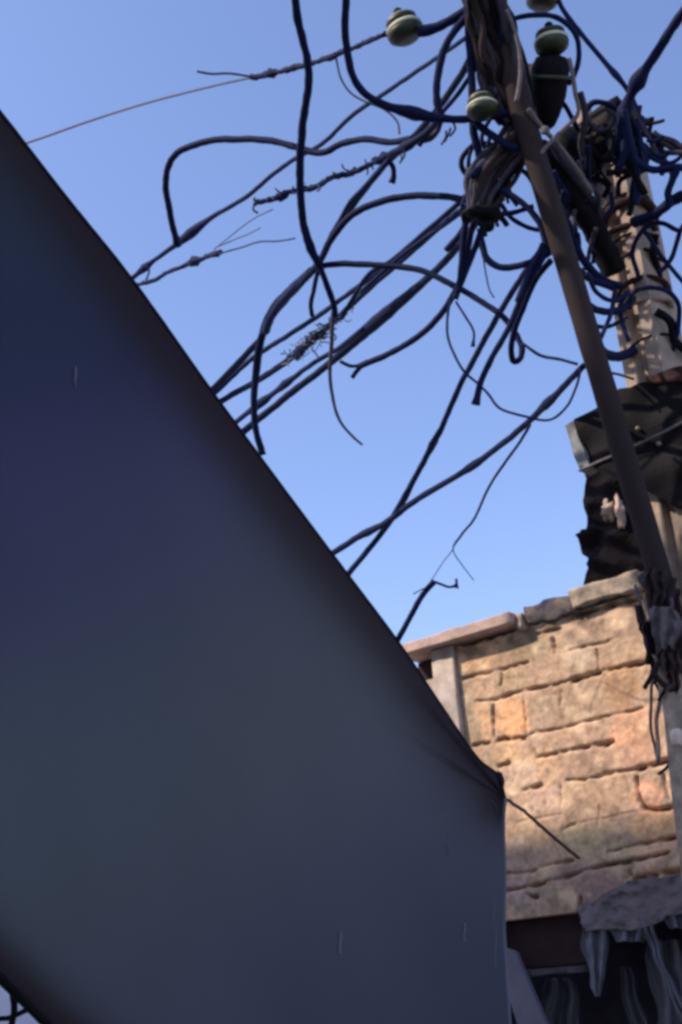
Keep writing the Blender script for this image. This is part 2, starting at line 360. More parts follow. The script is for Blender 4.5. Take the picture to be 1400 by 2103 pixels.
# dusty pink cloth awning over the opening, with gathered plastic strips hanging from it
cl = [[(1184, 1862), (1215, 1850), (1262, 1822), (1310, 1806), (1360, 1800), (1430, 1788), (1520, 1780)],
      [(1192, 1884), (1222, 1868), (1270, 1850), (1315, 1850), (1365, 1842), (1430, 1832), (1520, 1826)],
      [(1198, 1900), (1230, 1898), (1272, 1893), (1322, 1888), (1368, 1868), (1430, 1858), (1520, 1850)],
      [(1200, 1912), (1232, 1908), (1276, 1910), (1324, 1904), (1370, 1882), (1430, 1872), (1520, 1866)]]
outs = [.015, .05, .10, .11]
gv = []
for r_, o_ in zip(cl, outs): gv.append(spline(np.array([onY(p[0], p[1], WY - .02 - o_) for p in r_]), 14))
gv = np.array(gv); rows = np.array([spline(gv[:, k], 12) for k in range(gv.shape[1])])
rows = rows + np.array([[[.008 * nz(q, 20, 8), -.03 * nz(q, 8, 3) - .022 * nz(q, 22, 1) - .008 * nz(q, 60, 1), .010 * nz(q, 18, 5)] for q in r_] for r_ in rows])
a_, b_ = rows.shape[:2]; vs = rows.reshape(-1, 3)
fs = [(i * b_ + j, i * b_ + j + 1, (i + 1) * b_ + j + 1, (i + 1) * b_ + j) for i in range(a_ - 1) for j in range(b_ - 1)]
aw = mesh('cloth_awning', vs, fs, M['awning']); sm = aw.modifiers.new('s', 'SOLIDIFY'); sm.thickness = .006
tag(aw, 'dusty pink cloth awning sagging over the dark opening at lower right', 'awning')

pl = bpy.data.materials.new('cloudy_plastic'); pl.use_nodes = True; n = pl.node_tree; b = n.nodes['Principled BSDF']
b.inputs['Base Color'].default_value = (.20, .20, .24, 1); b.inputs['Roughness'].default_value = .45; b.inputs['Alpha'].default_value = .62
M['plastic'] = pl
def strip(pts, widths, label, Y=WY - .20, fold=.02):
    """hanging pleated strip: centre line in pixels with widths in pixels"""
    c = spline(np.array([(p[0], p[1], w) for p, w in zip(pts, widths)], float), 10); vs = []; K = 17
    for i, (x, y, w) in enumerate(c):
        for k in range(K):
            u = k / (K - 1) - .5
            q = onY(x + u * w * (1 + .06 * math.sin(i * .12 + x * .01)), y + 1.2 * math.sin(k * .9), Y + fold * math.sin(u * 14 + i * .05) * min(1, w / 30)); q = q + np.array([nz(q, 9, 2) * .014, nz(q, 14, 6) * .02, 0]); vs.append(q)
    fs = [(i * K + k, i * K + k + 1, (i + 1) * K + k + 1, (i + 1) * K + k) for i in range(len(c) - 1) for k in range(K - 1)]
    o = mesh('plastic_sheet', vs, fs, M['plastic']); sm = o.modifiers.new('s', 'SOLIDIFY'); sm.thickness = .002
    tag(o, label, 'plastic sheet', 'plastic sheets hanging under the pink awning'); return o
strip([(1222, 1896), (1221, 1930), (1223, 1965), (1226, 2000), (1224, 2030), (1226, 2046)], [60, 52, 42, 34, 22, 12], 'grey plastic sheet gathered to a point, left under the pink awning', WY - .08)
strip([(1286, 1900), (1290, 1916), (1292, 1934)], [76, 64, 54], 'short pale plastic flap in the middle under the pink awning', WY - .09)
strip([(1322, 1886), (1336, 1930), (1352, 1975), (1380, 2030), (1400, 2070), (1420, 2110)], [34, 22, 18, 20, 24, 26], 'narrow twisted plastic strip running down to the right under the awning', WY - .09)
strip([(1385, 1864), (1390, 1884), (1396, 1906)], [76, 60, 44], 'crumpled plastic flap at far right under the pink awning', WY - .10)
strip([(1284, 1985), (1290, 2040), (1308, 2090), (1320, 2130)], [22, 34, 40, 44], 'faint dark plastic curtain deep inside the opening', WY + .4, .03)
strip([(1360, 1930), (1370, 2000), (1385, 2060), (1390, 2130)], [60, 76, 80, 90], 'wide dim plastic sheet at the right behind the twisted strip', WY + .25, .04)
strip([(1150, 2010), (1150, 2050), (1146, 2090), (1146, 2140)], [60, 76, 80, 90], 'dim crumpled sheet behind the slanted board', WY + .45, .04)
# ------------------------------------------------------------------ dark masonry stack and pole cabinet
def ragged(pts, n=4, amp=4, sd=1):
    out = []; r = random.Random(sd)
    for a, b in zip(pts, pts[1:] + pts[:1]):
        for k in range(n): out.append((a[0] + (b[0] - a[0]) * k / n + (r.uniform(-amp, amp) if k else 0), a[1] + (b[1] - a[1]) * k / n + (r.uniform(-amp, amp) if k else 0)))
    return out
def relief_prism(name, px, Y, depth, mt, parent=None, amp=.03, sc=9, step=10, sd=0.):
    """thick rough slab whose front outline is px, front surface uneven"""
    xs = [p[0] for p in px]; ys = [p[1] for p in px]
    bm = bmesh.new(); vv = [bm.verts.new(onY(x, y, Y)) for x, y in px]; f = bm.faces.new(vv)
    ret = bmesh.ops.extrude_face_region(bm, geom=[f]); 
    for e in ret['geom']:
        if isinstance(e, bmesh.types.BMVert): e.co.y += depth
    bmesh.ops.recalc_face_normals(bm, faces=bm.faces[:])
    bmesh.ops.triangulate(bm, faces=bm.faces[:])
    for _ in range(4): bmesh.ops.subdivide_edges(bm, edges=[e for e in bm.edges if e.calc_length() > .045], cuts=1, use_grid_fill=False); bmesh.ops.triangulate(bm, faces=bm.faces[:])
    for v in bm.verts: v.co += Vector((nz(v.co, sc, sd) * .4, nz(v.co, sc, sd + 3) * 1., nz(v.co, sc, sd + 6) * .4)) * amp
    me = bpy.data.meshes.new(name); bm.to_mesh(me); bm.free(); return link(name, me, M[mt], parent, smooth=False)
st = relief_prism('masonry_stack', ragged([(1200, 955), (1197, 1000), (1202, 1085), (1184, 1096), (1188, 1132), (1208, 1150), (1200, 1180), (1195, 1226), (1360, 1205), (1420, 1190), (1420, 960)], 3, 3), WY + .10, .35, 'pitch', amp=.05)  # near-black base colour carries the shade on the stack
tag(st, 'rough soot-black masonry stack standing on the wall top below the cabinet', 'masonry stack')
rag = blob('pale_rag', onY(1247, 1048, WY + .06), .034, 'cap_pale', None, 3, .9, (.9, .6, 1.3), 4); tag(rag, 'pale crumpled rag stuck to the black masonry, left one of two', 'rag', 'pale rags on the black masonry')
rag = blob('pale_rag', onY(1272, 1052, WY + .06), .036, 'cap_pink', None, 3, .9, (.7, .6, 1.9), 9); tag(rag, 'pinkish crumpled rag stuck to the black masonry, right one of two', 'rag', 'pale rags on the black masonry')

YC = 4.25
cab = empty('pole_cabinet', tuple(onY(1290, 960, YC + .05)), 'big black metal cabinet strapped to the concrete pole behind the slanting pole', 'cabinet')
relief_prism('cabinet_body', ragged([(1177, 862), (1262, 806), (1330, 786), (1440, 774), (1448, 1010), (1395, 1038), (1350, 1018), (1300, 985), (1209, 957)], 4, 4, 5), YC, .16, 'dark', cab, amp=.03, sc=7)
relief_prism('side_panel', ragged([(1160, 874), (1176, 864), (1209, 958), (1190, 968)], 3, 3, 8), YC - .012, .08, 'palegrey', cab, amp=.015)  # light on this side face put into its pale grey colour
mesh('strap', *tube_data(spline([onY(1188, 967, YC - .02), onY(1225, 950, YC - .02), onY(1262, 934, YC - .02), onY(1310, 912, YC - .02), onY(1360, 888, YC - .02), onY(1450, 842, YC - .02)]), .0062), M['pale'], cab)
for x, y in ((1308, 880), (1352, 911)):
    blob('bolt', onY(x, y, YC - .014), .009, 'conc', cab, 2, .6, seedv=x)
prism('top_ledge', [onY(*p, YC - .02) for p in [(1322, 776), (1385, 752), (1440, 745), (1440, 780), (1330, 787)]], .10, 'rust', cab, .004)

# ------------------------------------------------------------------ concrete pole
pc = P(1297, 500, 5.75); pxc, pyc = pc[0], pc[1]
pol = empty('concrete_pole', (pxc, pyc, 0), 'upright ridged concrete utility pole at the right, wrapped in rusty bands', 'utility pole')
top = 1.6 + (pyc / ray(1255, 300)[1]) * ray(1255, 300)[2]
def hsec(w, d, rw, rd, lip): # half channel section, front = -y
    return [(-w, -d), (-rw - lip, -d), (-rw - lip + .006, -d - .006), (-rw, -d), (-rw + .004, -d + rd), (rw - .004, -d + rd), (rw, -d), (w, -d + .004), (w, d), (rw, d), (rw, d - rd), (-rw, d - rd), (-rw, d), (-w, d)]
vs = []; fs = []; nl = 60; rot = math.radians(-14)
for i in range(nl + 1):
    z = top * i / nl; k = 1.30 - .30 * i / nl
    sec = hsec(.094 * k, .085 * k, .030 * k, .035, .012)
    for x, y in sec:
        X = x * math.cos(rot) - y * math.sin(rot); Yv = x * math.sin(rot) + y * math.cos(rot)
        q = Vector((pxc + X, pyc + Yv, z)); q += Vector((nz(q, 8, 1), nz(q, 8, 4), 0)) * .004; vs.append(q)
ns = len(sec)
for i in range(nl):
    for k in range(ns): fs.append((i * ns + k, i * ns + (k + 1) % ns, (i + 1) * ns + (k + 1) % ns, (i + 1) * ns + k))
fs.append(tuple(range(ns))[::-1]); fs.append(tuple(nl * ns + k for k in range(ns)))
mesh('pole_shaft', vs, fs, M['conc'], pol, smooth=False)
def zat(py, px=1300): r = ray(px, py); return 1.6 + math.hypot(pxc, pyc) / math.hypot(r[0], r[1]) * r[2]
def band(z, rx, ry, rad, mt, tilt=0., turns=1., name='band', sd=0.):
    p = []
    for k in range(int(40 * turns)):
        A = 2 * math.pi * k / 39
        p.append((pxc + rx * math.cos(A), pyc + ry * math.sin(A), z + tilt * math.cos(A + 1) + .02 * k / 40 + .006 * nz((k, sd, 0), .3)))
    return mesh(name, *tube_data(p, rad, 8, .35, sd), M[mt], pol)
band(zat(445, 1290), .112, .108, .014, 'dark', .03, 1.0, sd=1)
band(zat(462, 1290), .118, .112, .022, 'rust', .035, 1.6, sd=2)
band(zat(485, 1290), .112, .108, .014, 'rust', -.03, 1.0, sd=3)
band(zat(520, 1300), .110, .108, .007, 'dark', .02, 1.0, sd=4)
band(zat(618, 1310), .116, .112, .012, 'rust', .03, 1.5, sd=5)
band(zat(640, 1320), .116, .112, .016, 'conc', -.02, 1.0, sd=6)
band(zat(552, 1310), .112, .106, .009, 'rust', .01, 1.0, sd=7)
band(zat(730, 1340), .116, .112, .006, 'dark', .02, 1.0, sd=8)
# rack at the pole head: bracket plates and bolts
hz = zat(330, 1262)
for k, (dx, dz, w, h, mt) in enumerate([(-.02, .10, .26, .17, 'pitch'), (-.13, -.04, .10, .26, 'dark'), (.14, -.02, .06, .26, 'dark'), (-.10, .02, .07, .24, 'dark'), (.11, .05, .06, .20, 'pitch'), (-.01, .13, .16, .06, 'pole'), (.03, .19, .20, .035, 'dark'), (-.06, .22, .05, .11, 'conc'), (.10, -.06, .05, .14, 'dark')]):
    box('bracket', pxc + dx - w / 2, pxc + dx + w / 2, pyc - .15, pyc - .09, hz + dz - h / 2, hz + dz + h / 2, mt, pol, rough=.014, cuts=3, seedv=k)
# pale conduit beside the foot, with white cap
cdt = [onY(x, y, 4.15) for x, y in [(1352, 1200), (1362, 1330), (1384, 1450), (1400, 1600), (1420, 1760), (1460, 2100)]]
o = mesh('conduit_pipe', *tube_data(spline(cdt), .045, 14), M['cap_pale']); tag(o, 'pale grey conduit pipe running down beside the concrete pole, right edge', 'pipe')
o = lathe('pipe_cap', [(.016, -.04), (.022, -.035), (.023, 0), (.022, .012), (.010, .02)], onY(1388, 1508, 4.05), (.1, 0, 1), 'capw', None, 20)
o.name = 'white_fitting'; tag(o, 'small white plastic fitting on the pale conduit pipe', 'fitting')

# ------------------------------------------------------------------ slanting brown pole
a, b = P(1362, 1210, 4.75), P(985, -60, 5.45)
dirn = (b - a) / np.linalg.norm(b - a); foot = a - dirn * (a[2] / dirn[2])
pts = np.array([foot + (b + dirn * .5 - foot) * t for t in np.linspace(0, 1, 60)])
rad = np.interp(np.linspace(0, 1, 60), [0, .55, 1], [.056, .046, .048])
slp = mesh('slanting_pole', *tube_data(pts, rad, 14, .05), M['pole'])
tag(slp, 'bare brown steel pole slanting across in front of the concrete pole', 'pole')

# ------------------------------------------------------------------ insulators and closure
def insulator(px, py, d, w, axis_px, label, white=True):
    c = P(px, py, d); s = w / 2 * d / FPX
    ax = P(px + axis_px[0], py + axis_px[1], d + .10) - c
    t = empty('insulator', tuple(c), label, 'insulator', 'porcelain insulators near the pole head')
    lathe('shed', [(.20 * s, -.48 * s), (.62 * s, -.46 * s), (.94 * s, -.22 * s), (1.0 * s, .04 * s), (.92 * s, .20 * s), (.42 * s, .26 * s)], c, ax, 'glaze', t)
    lathe('rim', [(.55 * s, .14 * s), (.93 * s, .12 * s), (1.0 * s, .24 * s), (.90 * s, .37 * s), (.50 * s, .40 * s)], c, ax, 'white', t)
    lathe('shed', [(.40 * s, .34 * s), (.60 * s, .42 * s), (.84 * s, .52 * s), (.84 * s, .74 * s), (.60 * s, .84 * s), (.2 * s, .86 * s)], c, ax, 'glaze', t)
    if white: lathe('rim', [(.30 * s, .84 * s), (.62 * s, .82 * s), (.68 * s, .90 * s), (.55 * s, .98 * s), (.2 * s, 1.0 * s)], c, ax, 'white', t)
    lathe('cap', [(.22 * s, .9 * s), (.24 * s, 1.3 * s), (.12 * s, 1.42 * s)], c, ax, 'dark', t, 16)
    return t
insulator(832, 66, 5.4, 72, (-34, -90), 'white rimmed green insulator at the end of the long thin span wire')
insulator(1132, 92, 5.3, 66, (-14, -90), 'white rimmed insulator above the black closure, right of the pole', white=False)
insulator(990, 226, 5.12, 62, (-16, -90), 'greenish insulator half hidden behind the slanting pole and cables')
insulator(1112, 2, 5.6, 60, (6, -90), 'dark insulator cut off by the top edge above the others')
c0, c1 = P(1132, 110, 5.3), P(1120, 268, 5.3); ax = c0 - c1; L = np.linalg.norm(ax)
cl_ = empty('splice_closure', tuple(c1), 'long black capsule shaped splice closure hanging under an insulator', 'splice closure')
r0 = .078
lathe('closure_body', [(.012, 0), (.035, L * .06), (.052, L * .2), (r0 * .92, L * .45), (r0, L * .8), (r0 * .8, L * .95), (.02, L * 1.0)], c1, ax, 'dark', cl_)
lathe('closure_collar', [(r0 * .7, L * .66), (r0 * 1.12, L * .67), (r0 * 1.12, L * .72), (r0 * .7, L * .73)], c1, ax, 'glaze', cl_)
o = blob('splice_box', P(1092, 178, 5.42), .085, 'maroon', None, 3, .5, (.8, .8, 1.5), 3); tag(o, 'lumpy dark maroon splice box between slanting pole and black closure', 'splice box')
o = blob('splice_box', P(1166, 322, 5.6), .085, 'dark', None, 3, .6, (.9, .8, 1.5), 5); tag(o, 'dark splice box wedged low between the slanting pole and the concrete pole', 'splice box')

# ------------------------------------------------------------------ cables (photograph pixels -> metres at real distances)
K = cable
t = empty('span_wire', tuple(P(820, 60, 5.4)), 'long thin wire from the roof edge at left to the white rimmed insulator', 'wire')
K([(-260, 390), (60, 292), (180, 250), (300, 212), (440, 176), (522, 158)], 4.2, 9.5, 6.4, 'thin', 'wire_run', parent=t, wob=0)
K([(518, 160), (556, 151), (600, 141), (640, 130), (700, 108), (740, 92), (790, 70)], 9, 6.4, 5.4, 'cable', 'twisted_tail', parent=t, lump=.7, bulges=[(.14, 12, .03), (.02, 5, .02), (.30, 4, .05), (.6, 4, .06)])
K([(405, 147), (430, 152), (470, 151), (500, 155), (530, 160)], 4.2, 6.3, 6.4, 'thin', 'wire_tail', parent=t)
K([(858, 66), (890, 58), (920, 44), (962, 18), (1000, -20)], 17, 5.35, 5.3, 'cable', label='thick dark strap from the span wire insulator to the pole', bulges=[(.1, 5, .1)])
K([(690, 118), (700, 160), (720, 190), (745, 205), (790, 225), (815, 250), (820, 275)], 3.6, 5.8, 5.6, 'cablep', label='very thin curly wire hanging below the span wire', name='wire', cat='wire')

K([(596, -140), (606, 0), (613, 50), (630, 115), (633, 165), (625, 230), (616, 310), (617, 400), (622, 460), (638, 508), (655, 545)], 15, 5.0, 5.4, label='black cable dropping from the top edge down to the left crossing', bulges=[(.93, 4, .02)])
K([(655, 545), (672, 585), (686, 630), (688, 650)], 12, 5.4, 5.5, label='short black cable continuing below the left crossing')
K([(684, 640), (681, 700), (677, 760), (684, 820), (700, 868), (722, 895), (744, 914)], 8, 5.5, 5.5, 'cablep', label='pale frayed cable end hanging free beneath the left crossing', taper=[(0, 1.1), (.5, .9), (1, .55)])
K([(712, -140), (710, 0), (709, 60), (716, 125), (738, 180), (785, 214), (850, 232), (905, 243), (980, 243), (1060, 228)], 14, 4.9, 5.2, label='black cable curving from the top edge right into the pole', bulges=[(.66, 13, .06)])
K([(365, 503), (350, 440), (341, 385), (345, 345), (362, 317), (392, 300), (440, 289), (500, 286), (560, 290), (615, 304), (662, 314), (700, 296), (750, 286), (800, 292), (850, 285)], 12.5, 7.0, 5.6, label='black cable in a big rounded loop at upper left', bulges=[(.0, 5, .02)])
K([(60, 760), (270, 573), (310, 540), (365, 500), (430, 450), (505, 405), (560, 358), (610, 324), (660, 296), (720, 240), (800, 185), (880, 130), (965, 72)], 8.5, 9.5, 5.3, 'cable2', label='long cable meeting the foot of the big loop at upper left', bulges=[(.41, 12, .03), (.30, 8, .012)])
t = empty('stub_wire', tuple(P(405, 535, 7.2)), 'short twisted wire with a knot and fine tails above the dark roof edge', 'wire')
K([(120, 650), (285, 585), (320, 574), (352, 556), (405, 535), (455, 517)], 8, 9, 7.2, 'cable2', 'wire_run', parent=t, lump=.8, bulges=[(.84, 12, .025), (.96, 6, .02)])
K([(450, 522), (490, 510), (530, 497), (570, 495), (606, 489)], 3.2, 7.2, 7.0, 'thin', 'wire_tail', parent=t)
K([(440, 512), (480, 480), (520, 450), (560, 430)], 2.2, 7.2, 7.0, 'thin', 'wire_tail', parent=t)
K([(450, 505), (500, 485), (535, 468)], 2.2, 7.2, 7.0, 'thin', 'wire_tail', parent=t)
K([(300, 575), (306, 555), (300, 545)], 4, 7.6, 7.6, 'thin', 'wire_tail', parent=t)
t = empty('twisted_wire', tuple(P(600, 400, 6.4)), 'bumpy twisted wire with a curled end left of the pole, middle height', 'wire')
K([(522, 416), (548, 412), (575, 404), (600, 392), (640, 386), (690, 362), (720, 355), (760, 336), (800, 318), (830, 302)], 9, 6.5, 5.6, 'cable2', 'wire_run', parent=t, lump=.9, bulges=[(.18, 6, .04), (.36, 5, .03), (.55, 6, .03), (.66, 6, .03), (.85, 8, .04)])
K([(522, 416), (520, 430), (530, 438)], 4, 6.5, 6.5, 'thin', 'wire_tail', parent=t)
for k in range(34):
    f = rr.random(); x = 530 + 295 * f; y = np.interp(x, [530, 590, 640, 690, 760, 830], [413, 396, 386, 362, 336, 302]) ; a = rr.uniform(-3.1, 3.1); l = rr.uniform(5, 17) * (1.4 if rr.random() < .2 else 1)
    K([(x, y), (x + l * .6 * math.cos(a) + rr.uniform(-5, 5), y + l * .6 * math.sin(a)), (x + l * math.cos(a + .4), y + l * math.sin(a + .4))], rr.uniform(1.6, 3.6), 6.4 - .7 * f, 6.35 - .7 * f, rr.choice(['cable2', 'thin', 'cablep']), 'wire_tail', parent=t, sub=4)
K([(250, 990), (435, 803), (490, 745), (535, 697)], 13, 9.5, 7.6, label='thick cable end rising from the roof edge to the fork at mid left')
K([(535, 697), (555, 640), (600, 590), (650, 545), (686, 475), (740, 400), (790, 338), (845, 285), (905, 215), (965, 120), (985, 80)], 13, 7.6, 5.3, label='long cable climbing from the fork through the left crossing to the pole')
K([(540, 935, 7.2), (526, 885, 7.2), (521, 825, 7.2), (526, 760, 7.2), (532, 715, 7.1), (545, 672, 7), (585, 618, 6.6), (625, 575, 6.2), (655, 540, 6.0), (682, 488, 5.8), (725, 440, 5.7), (790, 412, 5.6), (870, 401, 5.5), (940, 407, 5.4), (990, 418, 5.3)], 13.5, m='cable', label='cable arching from the bundle then straight down to the roof edge', bulges=[(.2, 3, .05)])
K([(545, 680), (558, 648), (590, 605), (640, 556)], 16, 6.95, 6.1, 'cable2', label='faded cable doubled against the fork at mid left')
K([(250, 985), (440, 808), (520, 735), (590, 690), (640, 658), (720, 600), (800, 540), (860, 488), (930, 428), (985, 372)], 10, 9.5, 5.3, 'cable2', label='upper straight cable of the lower left fan')
K([(250, 960), (452, 826), (540, 775), (610, 727), (680, 665), (760, 590), (850, 512), (920, 452), (985, 405)], 12, 9.5, 5.3, 'cable2', label='second straight cable of the lower left fan')
K([(300, 1050), (530, 862), (600, 806), (690, 735), (760, 672), (850, 596), (905, 545), (960, 480), (1000, 430)], 14, 9, 5.2, label='lowest and thickest cable of the lower left fan', bulges=[(.68, 12, .09)], m='cable')
K([(300, 1010), (530, 832), (585, 790), (640, 748), (700, 712), (745, 676)], 10, 9, 6.4, 'cable2', label='short cable between two others low in the left fan', bulges=[(.55, 9, .03), (.66, 7, .03)])
K([(700, 655), (760, 560), (800, 538), (880, 470), (960, 400)], 9, 6.2, 5.4, 'cable2', label='thin cable running beside the second fan cable to the bundle')
K([(740, 600), (830, 520), (900, 470), (975, 415)], 8, 6.0, 5.4, 'cable2', label='short thin cable tucked beneath the second fan cable')
K([(655, 548), (645, 590), (638, 630), (640, 648)], 9, 6.0, 6.3, label='stub of cable hanging just below the left crossing')
# frayed clump on the fan
t = empty('frayed_clump', tuple(P(645, 700, 6.5)), 'brown frayed clump of rags and wire ends caught on the left fan', 'debris clump')
blob('clump_core', P(655, 688, 6.5), .034, 'cablep', t, 3, .9, (1.2, .6, .6), 2)
blob('clump_core', P(615, 722, 6.5), .032, 'cable2', t, 3, .9, (1.2, .6, .9), 6)
for k in range(90):
    q_ = rr.gauss(0, 30); x, y = 640 + q_, 698 - .62 * q_ + rr.gauss(0, 9); a = rr.gauss(-.6, .8) + rr.choice((0, 3.14)); l = rr.uniform(8, 22)
    K([(x, y), (x + l * .5 * math.cos(a) + rr.uniform(-6, 6), y + l * .5 * math.sin(a) + rr.uniform(-6, 6)), (x + l * math.cos(a), y + l * math.sin(a))], rr.uniform(1.2, 3), 6.45 + rr.uniform(-.06, .06), 6.45, rr.choice(['cablep', 'palegrey', 'cable2', 'cablep', 'palegrey']), 'frayed_strand', parent=t, sub=4)

K([(648, 548), (700, 542), (780, 545), (860, 554), (930, 586), (985, 618), (1030, 648), (1058, 685), (1070, 715), (1066, 738), (1054, 742), (1049, 718), (1056, 680), (1078, 620), (1100, 572), (1130, 535)], 12, 6.0, 5.0, label='cable arching right from the left crossing into a narrow drop loop')
t = empty('cut_cable', tuple(P(730, 755, 5.9)), 'curved cable with a splayed cut end below the crossing', 'cable')
K([(738, 752), (800, 726), (860, 690), (905, 645), (938, 592), (955, 530), (968, 470), (985, 420)], 12.5, 5.9, 5.2, 'cable', 'cable_run', parent=t)
K([(742, 750), (720, 752), (698, 742)], 7, 5.9, 5.9, 'cable', 'cut_tip', parent=t); K([(742, 750), (732, 762), (722, 776)], 9, 5.9, 5.9, 'cable', 'cut_tip', parent=t)
K([(565, 1345), (712, 1183), (790, 1085), (820, 1040), (868, 950), (905, 880), (945, 790), (985, 715), (1022, 648), (1060, 585), (1105, 520), (1130, 480)], 11.5, 8.5, 5.0, 'cable2', label='long cable running steeply from the roof edge up to the slanting pole', bulges=[(.55, 4, .02), (.42, 3, .03)])
K([(540, 1210), (683, 1136), (740, 1100), (790, 1075), (850, 1030), (965, 960), (1060, 888), (1130, 822), (1197, 752)], 12.5, 8.5, 4.9, 'cable', label='long cable crossing it, from the roof edge up right to the slanting pole', bulges=[(.64, 6, .015), (.88, 7, .02), (.32, 4, .02)])
K([(976, 832), (985, 790), (1008, 738), (1040, 680), (1070, 612), (1095, 560), (1125, 512)], 12, 4.95, 5.0, label='cable with a blunt free end hanging left of the slanting pole', bulges=[(0, 6, .04)])
K([(1060, 620), (1085, 560), (1115, 500)], 11, 4.95, 5.0, 'cable2', label='short cable running close beside the blunt ended one')
K([(925, 615), (918, 650), (918, 685), (930, 722), (952, 762), (985, 792), (1003, 810), (1025, 838), (1080, 856), (1130, 862), (1162, 836), (1182, 795), (1192, 758)], 5, 5.1, 4.9, 'cable2', name='wire', cat='wire', label='thin sagging wire dipping under the long crossing cable')
K([(935, 618), (955, 650), (972, 682), (970, 712)], 4.4, 5.1, 5.1, 'cable2', name='wire', cat='wire', label='short thin wire hanging with a hooked tip', bulges=[(1, 5, .1)])
K([(990, 520), (998, 570), (1005, 598), (1014, 612)], 3, 5.1, 5.1, 'thin', name='wire', cat='wire', label='hair thin wire hanging inside the arching cable')
K([(1072, 705), (1110, 730), (1150, 738), (1185, 748)], 6, 5.0, 4.9, 'cable2', name='wire', cat='wire', label='thin wire from the drop loop across to the slanting pole')
t = empty('thin_drop_wire', tuple(P(935, 1115, 6)), 'thin kinked wire falling from the crossing cable towards the wall top', 'wire')
K([(1088, 872), (1055, 925), (1012, 985), (990, 1030), (970, 1070), (945, 1100), (930, 1128), (948, 1160), (972, 1192)], 4.6, 5.2, 6.0, 'cable2', 'wire_run', parent=t, taper=[(0, 1.3), (.75, 1), (.8, .5), (1, .4)])
K([(930, 1128), (905, 1160), (880, 1200)], 2, 6.0, 6.0, 'thin', 'wire_tail', parent=t)
t = empty('cable_stub', tuple(P(850, 1250, 8.3)), 'thick cable stub with a hooked thin tip poking above the roof edge', 'cable')
K([(770, 1390), (818, 1312), (850, 1252), (875, 1212), (892, 1194)], 11.5, 8.4, 8.2, 'cable', 'cable_run', parent=t)
K([(890, 1194), (905, 1200), (922, 1206), (940, 1202)], 5, 8.2, 8.2, 'cable2', 'hooked_tip', parent=t, bulges=[(1, 9, .12)]); K([(938, 1204), (936, 1188)], 5, 8.2, 8.2, 'cable2', 'hooked_tip', parent=t)
K([(870, 1208), (855, 1216), (848, 1220)], 2.5, 8.2, 8.2, 'thin', 'wire_tail', parent=t)
K([(985, 470), (990, 505), (1003, 535), (1030, 549), (1065, 545), (1100, 534), (1128, 518)], 13, 5.1, 5.0, label='cable sagging in a U between the bundle and the slanting pole')
K([(962, 430), (952, 480), (948, 530), (944, 580), (933, 615)], 13, 5.1, 5.1, label='cable dropping straight from the clamp to a cut end')
K([(1000, 445), (978, 500), (955, 560), (940, 600)], 12, 5.1, 5.1, label='cable dropping aslant from the clamp beside the straight one')
K([(965, 440), (945, 480), (915, 515)], 12, 5.15, 5.2, 'cable2', label='short thick cable running from the clamp down left')
K([(1030, 390), (1080, 425), (1108, 460), (1125, 520)], 12, 5.1, 5.0, label='cable bending from the bundle down onto the slanting pole')
K([(1005, 442), (1050, 438), (1095, 424)], 10, 5.1, 5.1, label='short level cable from the clamp to the slanting pole')
K([(958, -30), (962, 60), (966, 130), (970, 200), (972, 270), (985, 318), (1012, 360)], 15, 5.3, 5.2, label='dark cable hanging down the left side of the pole head')
K([(975, 250), (1000, 272), (1030, 290), (1062, 306)], 14, 5.2, 5.1, label='short thick cable joining the pole below the hidden insulator')
K([(905, 243), (897, 205), (897, 165), (908, 110), (928, 70), (965, 25)], 14, 5.2, 5.3, label='cable rising from the knot left of the pole to its head')
K([(800, 318), (850, 290), (880, 268), (905, 240)], 13, 5.5, 5.2, label='thick short cable joining the twisted wire to the knot', bulges=[(.3, 8, .12), (1, 12, .1)])
K([(800, 332), (807, 345), (808, 362), (804, 376)], 10, 5.7, 5.7, label='tiny cable stub dangling from the twisted wire', bulges=[(1, 4, .2)])
K([(690, 470), (720, 415), (760, 372), (800, 325)], 10, 6.0, 5.6, 'cable2', label='faded cable lying beside the long climbing cable')
K([(835, 296), (862, 290), (895, 272), (905, 245)], 10, 5.5, 5.3, 'cablep', label='greyish cable sagging just below the knot', bulges=[(.5, 8, .15)])
for k, (x, y) in enumerate([(925, 262), (915, 268), (828, 305), (930, 250)]):
    K([(x, y), (x - 4 + 3 * k, y + 14), (x - 12 + 2 * k, y + 30)], 4, 5.2, 5.2, 'cablep', 'wire', label='short frayed wire end under the knot left of the pole', cat='wire', group='frayed wire ends under the knot')
K([(860, 300), (900, 240), (945, 185), (985, 125)], 9, 5.4, 5.3, 'cable2', label='thin straight cable from the knot up behind the pole head')
K([(1045, 345), (1000, 340), (975, 352), (968, 362)], 12, 5.2, 5.1, label='short cable stub poking left from the bundle', bulges=[(1, 5, .2)])

for k in range(20):
    x, y = 985 + rr.uniform(-25, 60), 300 + rr.uniform(-70, 110); a = rr.uniform(.6, 2.6); l = rr.uniform(50, 120)
    K([(x, y), (x + l * .5 * math.cos(a) + rr.uniform(-18, 18), y + l * .5 * math.sin(a)), (x + l * math.cos(a), y + l * math.sin(a))], rr.uniform(6, 12), 5.3, 5.25, rr.choice(['cable', 'cable2', 'cablep']), label='short loose cable in the tangle left of the slanting pole', group='loose cables in the tangle left of the pole', wob=.03)
